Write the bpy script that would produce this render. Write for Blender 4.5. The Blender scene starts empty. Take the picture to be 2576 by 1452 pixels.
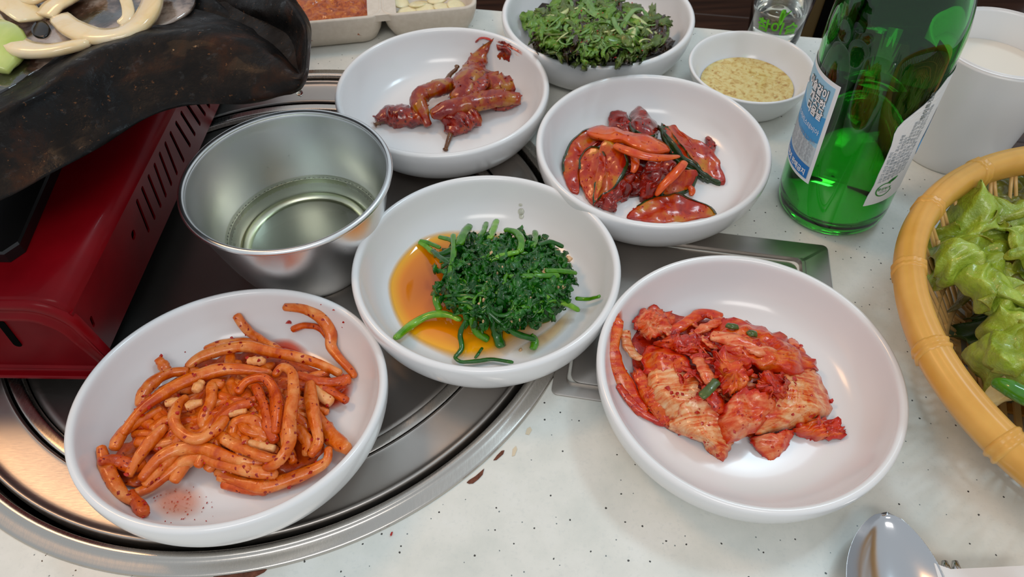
import bpy, bmesh, math, random
from math import sin, cos, pi, sqrt, exp, atan2, radians
from mathutils import Vector, Matrix, noise

random.seed(7)
SC = bpy.context.scene
COL = SC.collection

# ------------------------------------------------------------------ camera
FPX, PITCH, ROLL, CAMZ = 1815.15, 0.894206, -0.0231718, 0.295333
_c, _s = cos(PITCH), sin(PITCH)
FW = Vector((0, _c, -_s)); _r0 = Vector((1, 0, 0)); _u0 = Vector((0, _s, _c))
RT = _r0 * cos(ROLL) + _u0 * sin(ROLL)
UPV = -_r0 * sin(ROLL) + _u0 * cos(ROLL)
EYE = Vector((0, 0, CAMZ))
cd = bpy.data.cameras.new('camera'); cam = bpy.data.objects.new('camera', cd); COL.objects.link(cam)
cd.sensor_width = 36; cd.lens = FPX / 2576 * 36; cd.clip_start = 0.01; cd.clip_end = 50
cam.matrix_world = Matrix.Translation(EYE) @ Matrix((RT, UPV, -FW)).transposed().to_4x4()
SC.camera = cam
cd.dof.use_dof = True; cd.dof.focus_distance = .31; cd.dof.aperture_fstop = 28

# ------------------------------------------------------------------ light
w = bpy.data.worlds.new('room_light'); SC.world = w; w.use_nodes = True
bg = w.node_tree.nodes['Background']
bg.inputs[0].default_value = (0.80, 0.86, 0.92, 1); bg.inputs[1].default_value = 0.70

def area(name, loc, tgt, size, size_y, col, power):
    l = bpy.data.lights.new(name, 'AREA'); l.shape = 'RECTANGLE'; l.size = size; l.size_y = size_y
    l.color = col; l.energy = power
    o = bpy.data.objects.new(name, l); COL.objects.link(o); o.location = loc
    o.rotation_euler = (Vector(tgt) - Vector(loc)).to_track_quat('-Z', 'Y').to_euler()
    return o
area('warm_ceiling_lamp', (-1.05, 0.85, 1.55), (0, .3, 0), .38, .38, (1.0, 0.54, 0.24), 7.4)
area('cool_ceiling_lamp', (0.75, 0.85, 1.75), (0, .3, 0), .45, .22, (0.66, 0.88, 1.0), 6.6)
area('front_fill_lamp', (0.0, -1.0, 1.6), (0, .3, 0), 1.0, .4, (1.0, 0.96, 0.92), 9.5)  # added soft fill from behind the camera, lightens the near sides of the bowls

vs = SC.view_settings
vs.view_transform = 'Standard'; vs.look = 'None'; vs.gamma = 1; vs.exposure = -0.06; vs.use_curve_mapping = False

# ------------------------------------------------------------------ picking points in space
def ray(px, py):
    return (FW + RT * ((px - 1288) / FPX) - UPV * ((py - 726) / FPX)).normalized()
def P(px, py, z=0.0):
    d = ray(px, py); t = (z - CAMZ) / d.z
    return EYE + d * t
def to_px(p):
    d = Vector(p) - EYE; z = d.dot(FW)
    return 1288 + FPX * d.dot(RT) / z, 726 - FPX * d.dot(UPV) / z

class Frame:
    def __init__(s, o, n=(0, 0, 1)):
        s.o = Vector(o); s.n = Vector(n).normalized()
        s.x = (Vector((1, 0, 0)) - s.n * s.n.x).normalized(); s.y = s.n.cross(s.x)
    def w(s, x, y, z): return s.o + s.x * x + s.y * y + s.n * z
    def l(s, p):
        d = Vector(p) - s.o; return Vector((d.dot(s.x), d.dot(s.y), d.dot(s.n)))
    def hit(s, px, py, h):
        d = ray(px, py); t = ((s.o - EYE).dot(s.n) + h) / d.dot(s.n)
        return EYE + d * t

# ------------------------------------------------------------------ materials
def rgb(r, g, b):
    f = lambda c: (c / 255 / 12.92) if c / 255 <= .04045 else ((c / 255 + .055) / 1.055) ** 2.4
    return (f(r), f(g), f(b), 1)

class NT:
    def __init__(s, name):
        s.m = bpy.data.materials.new(name); s.m.use_nodes = True; s.t = s.m.node_tree
        s.b = s.t.nodes['Principled BSDF']; s.out = s.t.nodes['Material Output']
        s.tc = s.t.nodes.new('ShaderNodeTexCoord')
    def n(s, k, **kw):
        x = s.t.nodes.new(k)
        for a, v in kw.items(): setattr(x, a, v)
        return x
    def l(s, a, b): s.t.links.new(a, b)
    def set(s, **kw):
        for k, v in kw.items(): s.b.inputs[k.replace('_IOR_', ' IOR ').replace('_', ' ')].default_value = v
    def noise(s, scale, detail=3, rough=.55, coord='Object', dist=0):
        x = s.n('ShaderNodeTexNoise'); x.inputs['Scale'].default_value = scale; x.inputs['Detail'].default_value = detail
        x.inputs['Roughness'].default_value = rough; x.inputs['Distortion'].default_value = dist
        s.l(s.tc.outputs[coord], x.inputs['Vector']); return x.outputs['Fac']
    def ramp(s, fac, stops):
        x = s.n('ShaderNodeValToRGB'); e = x.color_ramp.elements
        while len(e) < len(stops): e.new(.5)
        for i, (p, c) in enumerate(stops): e[i].position = p; e[i].color = c if len(c) == 4 else (*c, 1)
        s.l(fac, x.inputs['Fac']); return x.outputs['Color']
    def mix(s, fac, a, b):
        x = s.n('ShaderNodeMix', data_type='RGBA')
        for v, i in ((a, 6), (b, 7)):
            if hasattr(v, 'links'): s.l(v, x.inputs[i])
            else: x.inputs[i].default_value = v
        if hasattr(fac, 'links'): s.l(fac, x.inputs[0])
        else: x.inputs[0].default_value = fac
        return x.outputs[2]
    def bump(s, fac, strength=.3, dist=.001):
        x = s.n('ShaderNodeBump'); x.inputs['Strength'].default_value = strength; x.inputs['Distance'].default_value = dist
        s.l(fac, x.inputs['Height']); s.l(x.outputs[0], s.b.inputs['Normal'])

def simple(name, col, rough=.5, metal=0, **kw):
    t = NT(name); t.set(Base_Color=col, Roughness=rough, Metallic=metal, **kw); return t.m

def food(name, stops, scale=180, rough=.25, coat=.4, sss=.15, bump=.5, flecks=None, bscale=None, dist=.0012, edge=None, stripe=None):
    """glossy wet food: noise-driven colour between stops, optional dark chilli flecks"""
    t = NT(name)
    f = t.noise(scale, 4, .6, dist=.6)
    if stripe:
        mp = t.n('ShaderNodeMapping'); mp.inputs['Scale'].default_value = stripe; mp.inputs['Rotation'].default_value = (0, 0, .9); t.l(t.tc.outputs['Object'], mp.inputs[0])
        x = t.n('ShaderNodeTexNoise'); x.inputs['Scale'].default_value = scale; x.inputs['Detail'].default_value = 4; x.inputs['Distortion'].default_value = .4; t.l(mp.outputs[0], x.inputs[0])
        av = t.n('ShaderNodeMix', data_type='FLOAT'); av.inputs[0].default_value = .5; t.l(f, av.inputs[2]); t.l(x.outputs['Fac'], av.inputs[3]); f = av.outputs[0]
    c = t.ramp(f, stops)
    if flecks:
        v = t.n('ShaderNodeTexVoronoi'); v.inputs['Scale'].default_value = flecks[0]; t.l(t.tc.outputs['Object'], v.inputs['Vector'])
        wv = t.n('ShaderNodeMath', operation='MULTIPLY_ADD'); wv.inputs[1].default_value = .75; t.l(t.noise(flecks[0] * 2.2, 3), wv.inputs[0]); t.l(v.outputs['Distance'], wv.inputs[2])
        m = t.n('ShaderNodeMath', operation='LESS_THAN'); m.inputs[1].default_value = flecks[1] + .33; t.l(wv.outputs[0], m.inputs[0])
        nn = t.noise(flecks[0] * .25, 2); m2 = t.n('ShaderNodeMath', operation='GREATER_THAN'); m2.inputs[1].default_value = flecks[2]; t.l(nn, m2.inputs[0])
        m3 = t.n('ShaderNodeMath', operation='MULTIPLY'); t.l(m.outputs[0], m3.inputs[0]); t.l(m2.outputs[0], m3.inputs[1])
        c = t.mix(m3.outputs[0], c, flecks[3])
    if edge:
        at = t.n('ShaderNodeAttribute', attribute_name='edge'); e_ = t.n('ShaderNodeMath', operation='MULTIPLY_ADD'); e_.inputs[1].default_value = .9; t.l(t.noise(120, 3), e_.inputs[0]); t.l(at.outputs['Fac'], e_.inputs[2])
        c = t.mix(t.ramp(e_.outputs[0], [(.0, (0, 0, 0)), (.985, (0, 0, 0)), (1.0, (0, 0, 0))]), c, edge[1])
        mr = t.n('ShaderNodeMapRange'); mr.inputs[1].default_value = edge[0]; mr.inputs[2].default_value = edge[0] + .22; t.l(e_.outputs[0], mr.inputs[0]); c = t.mix(mr.outputs[0], c, edge[1])
    hs = t.n('ShaderNodeHueSaturation'); hs.inputs['Saturation'].default_value = 1.04; t.l(c, hs.inputs['Color']); c = hs.outputs[0]
    t.l(c, t.b.inputs['Base Color'])
    t.set(Roughness=rough + .06, Coat_Weight=coat * .75, Coat_Roughness=.07, Subsurface_Weight=sss * .6, Subsurface_Scale=.003, Specular_IOR_Level=.38)
    t.b.inputs['Subsurface Radius'].default_value = (1, .5, .25)
    t.bump(t.noise(bscale or scale * 2, 4), bump, dist)
    return t.m

M = {}
# melamine white
t = NT('white_melamine'); t.set(Base_Color=rgb(228, 228, 228), Roughness=.22, Coat_Weight=.25, Coat_Roughness=.1, Subsurface_Weight=.0)
t.bump(t.noise(30, 2), .02, .0005); M['white'] = t.m
t = NT('cream_plastic'); c = t.ramp(t.noise(300, 2), [(.3, rgb(204, 192, 176)), (.75, rgb(214, 203, 188))]); t.l(c, t.b.inputs['Base Color']); t.set(Roughness=.4); M['cream'] = t.m
# table laminate
t = NT('speckled_laminate')
base = t.ramp(t.noise(40, 5, .6), [(.3, rgb(206, 208, 200)), (.55, rgb(219, 219, 211)), (.75, rgb(225, 225, 219))])
base = t.mix(t.ramp(t.noise(700, 2), [(.55, (0, 0, 0)), (.75, (.35, .35, .35))]), base, rgb(196, 200, 196))
def specks(t, base, scale, thr, mask, col):
    v = t.n('ShaderNodeTexVoronoi', voronoi_dimensions='2D'); v.inputs['Scale'].default_value = scale; t.l(t.tc.outputs['Object'], v.inputs['Vector'])
    nn = t.noise(900, 2)
    a = t.n('ShaderNodeMath', operation='MULTIPLY_ADD'); a.inputs[1].default_value = .10; t.l(nn, a.inputs[0]); t.l(v.outputs['Distance'], a.inputs[2])
    m = t.n('ShaderNodeMath', operation='LESS_THAN'); m.inputs[1].default_value = thr + .05; t.l(a.outputs[0], m.inputs[0])
    s = t.n('ShaderNodeSeparateColor'); t.l(v.outputs['Color'], s.inputs[0])
    m2 = t.n('ShaderNodeMath', operation='LESS_THAN'); m2.inputs[1].default_value = mask; t.l(s.outputs[0], m2.inputs[0])
    m3 = t.n('ShaderNodeMath', operation='MULTIPLY'); t.l(m.outputs[0], m3.inputs[0]); t.l(m2.outputs[0], m3.inputs[1])
    return t.mix(m3.outputs[0], base, col)
base = specks(t, base, 130, .050, .24, rgb(60, 58, 54))
base = specks(t, base, 210, .06, .08, rgb(120, 128, 128))
t.l(base, t.b.inputs['Base Color']); t.set(Roughness=.38, Coat_Weight=.15, Coat_Roughness=.2)
t.bump(t.noise(500, 3), .08, .0003); M['table'] = t.m

def steel(name, col, rough, scr=.5, stretch=(1, 1, 1), scale=60, aniso=0.0):
    t = NT(name)
    mp = t.n('ShaderNodeMapping'); mp.inputs['Scale'].default_value = stretch; mp.inputs['Rotation'].default_value = (0, 0, .5); t.l(t.tc.outputs['Object'], mp.inputs[0])
    x = t.n('ShaderNodeTexNoise'); x.inputs['Scale'].default_value = scale; x.inputs['Detail'].default_value = 6; x.inputs['Roughness'].default_value = .7; t.l(mp.outputs[0], x.inputs['Vector'])
    r = t.n('ShaderNodeMapRange'); r.inputs[1].default_value = .3; r.inputs[2].default_value = .7; r.inputs[3].default_value = rough * .88; r.inputs[4].default_value = rough * 1.16
    t.l(x.outputs['Fac'], r.inputs[0]); t.l(r.outputs[0], t.b.inputs['Roughness'])
    c = t.ramp(t.noise(25, 4), [(.3, [v * .95 for v in col[:3]]), (.7, col)]); t.l(c, t.b.inputs['Base Color'])
    t.set(Metallic=1.0, Anisotropic=aniso)
    t.bump(x.outputs['Fac'], scr * .25, .0002); return t.m
M['plate'] = steel('brushed_steel_plate', rgb(182, 176, 170), .37, .22, (1, 9, 1), 240)
M['ringmetal'] = steel('worn_steel_trim', rgb(200, 194, 186), .26, .25, (8, 1, 1), 200)
M['bowlsteel'] = steel('satin_steel', rgb(236, 238, 238), .30, .2, (1, 1, 1), 60)
M['spoonsteel'] = steel('polished_steel', rgb(205, 206, 208), .16, .2, (1, 1, 1), 60)
M['gap'] = simple('dark_gap', rgb(8, 7, 6), .9, Specular_IOR_Level=.02)
# stove
t = NT('dark_red_enamel'); c = t.ramp(t.noise(30, 4), [(.3, rgb(98, 2, 10)), (.7, rgb(118, 5, 15))]); t.l(c, t.b.inputs['Base Color'])
t.set(Roughness=.32, Coat_Weight=.04, Coat_Roughness=.05, Specular_IOR_Level=.12); M['red'] = t.m
M['black_enamel'] = simple('black_enamel', rgb(14, 12, 12), .25)
t = NT('seasoned_black_griddle')
f = t.noise(38, 6, .65, dist=.5)
c = t.ramp(f, [(.40, rgb(9, 8, 8)), (.54, rgb(20, 16, 14)), (.66, rgb(42, 23, 13)), (.78, rgb(66, 34, 16))])
v = t.noise(420, 3, .6); c = t.mix(t.ramp(v, [(.66, (0, 0, 0)), (.72, (.8, .8, .8))]), c, rgb(96, 62, 36))
t.l(c, t.b.inputs['Base Color'])
t.l(t.ramp(t.noise(60, 5), [(.35, (.3,) * 3), (.6, (.65,) * 3)]), t.b.inputs['Roughness']); t.set(Coat_Roughness=.08, Specular_IOR_Level=.12)
t.l(t.ramp(t.noise(170, 4, .6), [(.62, (.02,) * 3), (.70, (.45,) * 3)]), t.b.inputs['Coat Weight'])
t.bump(t.noise(120, 5), .5, .002); M['pan'] = t.m
t = NT('oily_fond'); c = t.ramp(t.noise(30, 5, .6), [(.42, rgb(12, 9, 8)), (.48, rgb(70, 50, 40)), (.55, rgb(150, 130, 116)), (.7, rgb(190, 178, 166))]); t.l(c, t.b.inputs['Base Color'])
t.set(Roughness=.08, Coat_Weight=1.0, Coat_Roughness=.03); t.bump(t.noise(260, 3), .3, .001); M['fond'] = t.m
# glassy
def glass(name, col, rough=0.0, ior=1.5):
    t = NT(name); t.set(Base_Color=col, Roughness=rough, IOR=ior, Transmission_Weight=1.0); return t.m
M['green_glass'] = glass('green_glass', (.13, .58, .14, 1), .02)
M['soju_liquid'] = glass('clear_liquor', (.66, .93, .60, 1), 0, 1.34)
M['clear_glass'] = glass('clear_glass', (.96, .97, .96, 1), 0)
M['clear_liquid'] = glass('clear_drink', (.97, .98, .90, 1), 0, 1.34)
M['broth'] = glass('clear_broth', (.86, .89, .68, 1), 0, 1.34)
M['paper'] = simple('label_paper', rgb(226, 228, 230), .45)
M['ink_blue'] = simple('blue_ink', rgb(28, 116, 190), .4)
M['ink_sky'] = simple('pale_blue_ink', rgb(150, 196, 220), .4)
M['ink_mid'] = simple('mid_blue_ink', rgb(60, 150, 205), .4)
M['ink_grey'] = simple('grey_ink', rgb(150, 160, 168), .5)
M['ink_dark'] = simple('dark_grey_ink', rgb(96, 110, 112), .5)
M['ink_green'] = simple('green_ink', rgb(50, 135, 50), .5)
M['ink_lime'] = simple('lime_green_print', rgb(96, 190, 20), .45)
M['ink_white'] = simple('white_ink', rgb(240, 240, 240), .45)
M['makgeolli'] = simple('cloudy_drink', rgb(222, 216, 204), .12)
# basket
t = NT('honey_plastic'); c = t.ramp(t.noise(60, 3), [(.3, rgb(206, 150, 62)), (.7, rgb(220, 166, 78))]); t.l(c, t.b.inputs['Base Color'])
t.set(Roughness=.33, Subsurface_Weight=.15, Subsurface_Scale=.004); M['basket'] = t.m
M['basket_in'] = simple('tan_plastic_lattice', rgb(222, 178, 108), .35)
# foods
M['radish'] = food('chilli_seasoned_radish', [(.30, rgb(182, 62, 18)), (.48, rgb(216, 110, 48)), (.70, rgb(236, 160, 98))], 85, .3, .5, .3, .8, (300, .26, .5, rgb(150, 22, 8)))
M['radish_pale'] = food('pale_radish', [(.35, rgb(226, 146, 84)), (.7, rgb(238, 188, 134))], 130, .34, .3, .3, .5, (420, .16, .55, rgb(170, 40, 14)))
M['radish_red'] = food('deep_red_radish', [(.32, rgb(170, 50, 14)), (.6, rgb(214, 100, 46))], 130, .3, .4, .3, .6, (420, .22, .45, rgb(120, 10, 6)))
M['chilli'] = food('chilli_flakes', [(.3, rgb(150, 14, 6)), (.7, rgb(196, 36, 12))], 400, .3, .5, .1, .3)
M['leafdark'] = food('blanched_leaf', [(.3, rgb(8, 48, 8)), (.52, rgb(20, 84, 16)), (.72, rgb(56, 126, 34))], 130, .26, .5, .08, .7)
M['stemgreen'] = food('blanched_stem', [(.3, rgb(38, 104, 14)), (.7, rgb(98, 158, 36))], 110, .18, .8, .25, .3)
M['stembright'] = food('bright_stem', [(.3, rgb(72, 140, 22)), (.7, rgb(138, 184, 62))], 110, .18, .8, .25, .3)
M['stemdark'] = food('dark_stem', [(.3, rgb(18, 66, 16)), (.7, rgb(44, 110, 28))], 110, .18, .8, .2, .3)
M['nut'] = food('crushed_nut', [(.3, rgb(206, 162, 120)), (.7, rgb(226, 192, 154))], 300, .5, .1, .2, .3)
M['kimchi'] = food('red_seasoned_cabbage', [(.38, rgb(180, 24, 6)), (.47, rgb(206, 60, 18)), (.56, rgb(218, 106, 50)), (.70, rgb(226, 148, 92))], 95, .22, .6, .35, .7, (500, .2, .5, rgb(150, 14, 8)), edge=(1.2, rgb(190, 30, 8)), stripe=(1, 6, 1))
M['kimchi_pale'] = food('pale_cabbage_stalk', [(.36, rgb(192, 44, 16)), (.44, rgb(216, 100, 52)), (.51, rgb(226, 150, 98)), (.62, rgb(234, 188, 144)), (.75, rgb(238, 206, 172))], 105, .22, .5, .35, .5, (420, .2, .58, rgb(186, 36, 14)), edge=(1.3, rgb(200, 54, 16)), stripe=(1, 7, 1))
M['kimchi_pink'] = food('pink_cabbage_leaf', [(.36, rgb(190, 34, 14)), (.45, rgb(212, 84, 48)), (.54, rgb(224, 128, 86)), (.66, rgb(232, 172, 130))], 110, .24, .5, .35, .6, (420, .2, .5, rgb(180, 26, 10)), edge=(1.24, rgb(196, 36, 12)), stripe=(1, 5, 1))
M['kimchi_red'] = food('chilli_paste_cabbage', [(.36, rgb(150, 12, 4)), (.52, rgb(194, 40, 8)), (.68, rgb(216, 96, 36))], 110, .2, .7, .3, .8, (500, .25, .45, rgb(126, 8, 4)), stripe=(1, 5, 1))
M['scallion'] = food('dark_scallion', [(.3, rgb(52, 66, 22)), (.7, rgb(92, 108, 40))], 150, .25, .6, .2, .3)
M['cuke'] = food('seasoned_cucumber_flesh', [(.32, rgb(132, 14, 4)), (.45, rgb(170, 38, 6)), (.54, rgb(186, 74, 10)), (.64, rgb(184, 116, 24)), (.78, rgb(164, 136, 48))], 62, .2, .6, .25, .5, (350, .22, .52, rgb(140, 12, 5)))
M['cukered'] = food('chilli_coated_cucumber', [(.36, rgb(84, 8, 4)), (.54, rgb(140, 20, 5)), (.72, rgb(178, 56, 10))], 90, .15, .9, .25, .6, (350, .25, .5, rgb(100, 6, 4)))
M['skin'] = food('dark_cucumber_skin', [(.3, rgb(16, 34, 12)), (.6, rgb(34, 60, 18)), (.75, rgb(96, 30, 12))], 120, .15, .9, .1, .4)
M['carrot'] = food('seasoned_carrot', [(.3, rgb(196, 46, 6)), (.7, rgb(226, 104, 24))], 90, .18, .8, .3, .3, (350, .2, .55, rgb(170, 20, 6)))
M['pepper'] = food('seasoned_green_pepper', [(.36, rgb(124, 14, 6)), (.47, rgb(150, 50, 10)), (.56, rgb(158, 92, 18)), (.74, rgb(166, 120, 34))], 75, .18, .7, .2, .7, (350, .25, .52, rgb(110, 8, 5)))
M['pepperred'] = food('chilli_sauce_pepper', [(.38, rgb(96, 8, 4)), (.55, rgb(146, 30, 6)), (.75, rgb(166, 84, 16))], 110, .15, .9, .2, .8, (350, .3, .5, rgb(80, 6, 4)))
M['pstem'] = food('pepper_stem', [(.3, rgb(74, 26, 10)), (.7, rgb(112, 72, 24))], 150, .25, .7, .1, .4)
M['salad'] = food('dressed_green_leaf', [(.3, rgb(60, 96, 26)), (.5, rgb(98, 136, 46)), (.72, rgb(144, 172, 76))], 90, .3, .35, .2, .5, (380, .18, .56, rgb(150, 30, 14)))
M['salad2'] = food('dressed_olive_leaf', [(.3, rgb(56, 78, 28)), (.6, rgb(102, 122, 52)), (.8, rgb(136, 154, 76))], 90, .3, .35, .2, .5, (380, .18, .56, rgb(130, 30, 14)))
M['saladdark'] = food('dressed_red_leaf', [(.3, rgb(34, 20, 12)), (.55, rgb(58, 40, 22)), (.75, rgb(84, 84, 36))], 110, .2, .8, .1, .6)
M['saladpale'] = food('pale_salad_stalk', [(.3, rgb(170, 184, 110)), (.7, rgb(208, 208, 160))], 90, .25, .6, .3, .3)
M['onionleaf'] = food('sliced_green_onion', [(.3, rgb(86, 128, 62)), (.7, rgb(130, 164, 92))], 90, .25, .6, .2, .3)
t = NT('frilly_lettuce')
c = t.ramp(t.noise(55, 4, .6, dist=.4), [(.3, rgb(112, 134, 30)), (.5, rgb(150, 172, 48)), (.72, rgb(186, 204, 86))])
at = t.n('ShaderNodeAttribute', attribute_name='edge'); c = t.mix(t.ramp(at.outputs['Fac'], [(.8, (0, 0, 0)), (1.0, (.4, .4, .4))]), c, rgb(134, 100, 30))
t.l(c, t.b.inputs['Base Color']); t.set(Roughness=.3, Coat_Weight=.5, Coat_Roughness=.15, Subsurface_Weight=.15, Subsurface_Scale=.003); t.bump(t.noise(200, 4), .8, .002); M['lettuce'] = t.m
t = NT('bronze_lettuce')
c = t.ramp(t.noise(60, 4, .6), [(.3, rgb(72, 62, 20)), (.5, rgb(108, 106, 34)), (.75, rgb(146, 158, 58))])
t.l(c, t.b.inputs['Base Color']); t.set(Roughness=.3, Coat_Weight=.5, Coat_Roughness=.15); t.bump(t.noise(260, 4), .6, .0015); M['lettucebrown'] = t.m
M['perilla'] = food('dark_green_leaf', [(.3, rgb(26, 50, 16)), (.7, rgb(54, 92, 30))], 80, .3, .4, .1, .5)
M['greenchilli'] = food('green_chilli', [(.3, rgb(46, 108, 22)), (.7, rgb(86, 150, 44))], 40, .15, .8, .1, .1)
M['lettucebase'] = food('pale_lettuce_rib', [(.3, rgb(196, 170, 110)), (.7, rgb(218, 204, 158))], 60, .3, .4, .3, .4)
M['onion'] = food('fried_onion', [(.3, rgb(222, 186, 124)), (.5, rgb(234, 210, 166)), (.72, rgb(236, 220, 190))], 35, .14, .9, .5, .12, (160, .12, .66, rgb(190, 120, 40)))
M['oniongreen'] = food('pale_green_onion', [(.3, rgb(168, 186, 84)), (.7, rgb(208, 214, 136))], 35, .16, .8, .4, .15)
M['garlic'] = food('garlic_slice', [(.3, rgb(226, 210, 160)), (.7, rgb(238, 228, 192))], 80, .3, .5, .5, .15)
M['ssamjang'] = food('red_soybean_paste', [(.35, rgb(138, 52, 8)), (.5, rgb(180, 84, 18)), (.7, rgb(204, 124, 42))], 220, .2, .7, .1, .9, (350, .2, .5, rgb(140, 30, 10)), dist=.002)
M['sesame_sauce'] = food('sesame_salt_sauce', [(.42, rgb(216, 200, 138)), (.54, rgb(208, 182, 112)), (.68, rgb(172, 128, 62))], 260, .12, .8, .2, .3)
M['wood'] = NT('dark_wood')
t = M['wood']; mp = t.n('ShaderNodeMapping'); mp.inputs['Scale'].default_value = (1, 12, 1); t.l(t.tc.outputs['Object'], mp.inputs[0])
x = t.n('ShaderNodeTexNoise'); x.inputs['Scale'].default_value = 9; x.inputs['Detail'].default_value = 5; t.l(mp.outputs[0], x.inputs[0])
t.l(t.ramp(x.outputs['Fac'], [(.3, rgb(34, 20, 14)), (.7, rgb(66, 42, 30))]), t.b.inputs['Base Color']); t.set(Roughness=.4); M['wood'] = t.m
M['darkvinyl'] = simple('black_vinyl', rgb(20, 17, 16), .45)
M['olive'] = simple('olive_wood', rgb(80, 62, 26), .5)
t = NT('floor_tile'); t.l(t.ramp(t.noise(3, 4), [(.3, rgb(46, 34, 28)), (.7, rgb(66, 50, 40))]), t.b.inputs['Base Color']); t.set(Roughness=.45); M['floor'] = t.m
M['chip'] = food('exposed_brown_core', [(.3, rgb(84, 46, 32)), (.7, rgb(126, 78, 60))], 300, .7, 0, 0, .6)
M['napkin'] = simple('white_paper', rgb(224, 222, 220), .7)

def sauce(name, thin, mid, deep, amax=.9, rough=.06, ak=.55):
    """liquid pool: colour and opacity follow its depth (attribute dep)"""
    t = NT(name); at = t.n('ShaderNodeAttribute', attribute_name='dep')
    t.l(t.ramp(at.outputs['Fac'], [(0, thin), (.45, mid), (1, deep)]), t.b.inputs['Base Color'])
    r = t.n('ShaderNodeMapRange'); r.inputs[2].default_value = ak; r.inputs[4].default_value = amax; t.l(at.outputs['Fac'], r.inputs[0]); t.l(r.outputs[0], t.b.inputs['Alpha'])
    t.set(Roughness=rough, Coat_Weight=.5, Coat_Roughness=.03); return t.m
M['soy'] = sauce('soy_broth', rgb(250, 188, 20), rgb(236, 134, 0), rgb(186, 66, 0), .98, ak=.16)
M['chillioil'] = sauce('chilli_juice', rgb(236, 130, 80), rgb(222, 76, 20), rgb(190, 40, 8), .92)
M['palesoy'] = sauce('thin_soy_broth', rgb(238, 220, 180), rgb(232, 200, 140), rgb(222, 170, 90), .6)
M['smear'] = sauce('pale_chilli_smear', rgb(236, 190, 170), rgb(232, 160, 130), rgb(222, 120, 80), .6)

# ------------------------------------------------------------------ object helpers
def mk(name, verts, faces, mat, parent=None, smooth=True, mats=None, fmat=None, attr=None, sharp=None, fix=True):
    verts = [Vector(v) for v in verts]
    c = sum(verts, Vector()) / max(1, len(verts))
    if parent is not None: base = Vector(parent['_w'])
    me = bpy.data.meshes.new(name); me.from_pydata([v - c for v in verts], [], faces)
    for m_ in (mats or [mat]): me.materials.append(m_)
    if fmat:
        for p, i in zip(me.polygons, fmat): p.material_index = i
    if smooth:
        me.polygons.foreach_set('use_smooth', [True] * len(me.polygons))
        if sharp:
            me.update(); 
            try: me.set_sharp_from_angle(angle=radians(sharp))
            except Exception: pass
    if attr:
        for k, vals in attr.items():
            a = me.attributes.new(k, 'FLOAT', 'POINT'); a.data.foreach_set('value', vals)
    me.update()
    if fix and len(faces) < 40000:
        bm = bmesh.new(); bm.from_mesh(me); bmesh.ops.recalc_face_normals(bm, faces=bm.faces); bm.to_mesh(me); bm.free()
    o = bpy.data.objects.new(name, me); COL.objects.link(o)
    o['_w'] = list(c)
    if parent is not None: o.parent = parent; o.location = c - base
    else: o.location = c
    return o
def empty(name, loc):
    o = bpy.data.objects.new(name, None); COL.objects.link(o); o.location = loc; o['_w'] = list(loc); o.empty_display_size = .01; return o
def tag(o, label, cat, group=None, kind=None):
    o['label'] = label; o['category'] = cat
    if group: o['group'] = group
    if kind: o['kind'] = kind
    return o

def lathe(prof, fr, seg=96, cap=False):
    v = []; f = []; n = len(prof)
    for i in range(seg):
        a = 2 * pi * i / seg
        for r, z in prof: v.append(fr.w(r * cos(a), r * sin(a), z))
    for i in range(seg):
        j = (i + 1) % seg
        for k in range(n - 1): f.append((i * n + k, j * n + k, j * n + k + 1, i * n + k + 1))
    if cap: f.append([i * n for i in range(seg)][::-1]); f.append([i * n + n - 1 for i in range(seg)])
    return v, f
def smooth_prof(p, k=4):
    out = []
    for i in range(len(p) - 1):
        p0 = p[max(0, i - 1)]; p1 = p[i]; p2 = p[i + 1]; p3 = p[min(len(p) - 1, i + 2)]
        for s in range(k):
            out.append(cr(p0, p1, p2, p3, s / k))
    out.append(tuple(p[-1])); return out
def cr(p0, p1, p2, p3, t):
    return tuple(.5 * ((2 * b) + (-a + c) * t + (2 * a - 5 * b + 4 * c - d) * t * t + (-a + 3 * b - 3 * c + d) * t ** 3) for a, b, c, d in zip(p0, p1, p2, p3))
def spline(pts, n):
    pts = [tuple(p) for p in pts]
    if len(pts) == 2: return [Vector(pts[0]).lerp(Vector(pts[1]), i / (n - 1)) for i in range(n)]
    d = [0]
    for i in range(1, len(pts)): d.append(d[-1] + (Vector(pts[i][:3]) - Vector(pts[i - 1][:3])).length)
    out = []; k = 0
    for i in range(n):
        s = d[-1] * i / (n - 1)
        while k < len(pts) - 2 and s > d[k + 1]: k += 1
        t = (s - d[k]) / max(1e-9, d[k + 1] - d[k])
        out.append(Vector(cr(pts[max(0, k - 1)], pts[k], pts[k + 1], pts[min(len(pts) - 1, k + 2)], min(1, max(0, t)))))
    return out

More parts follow.
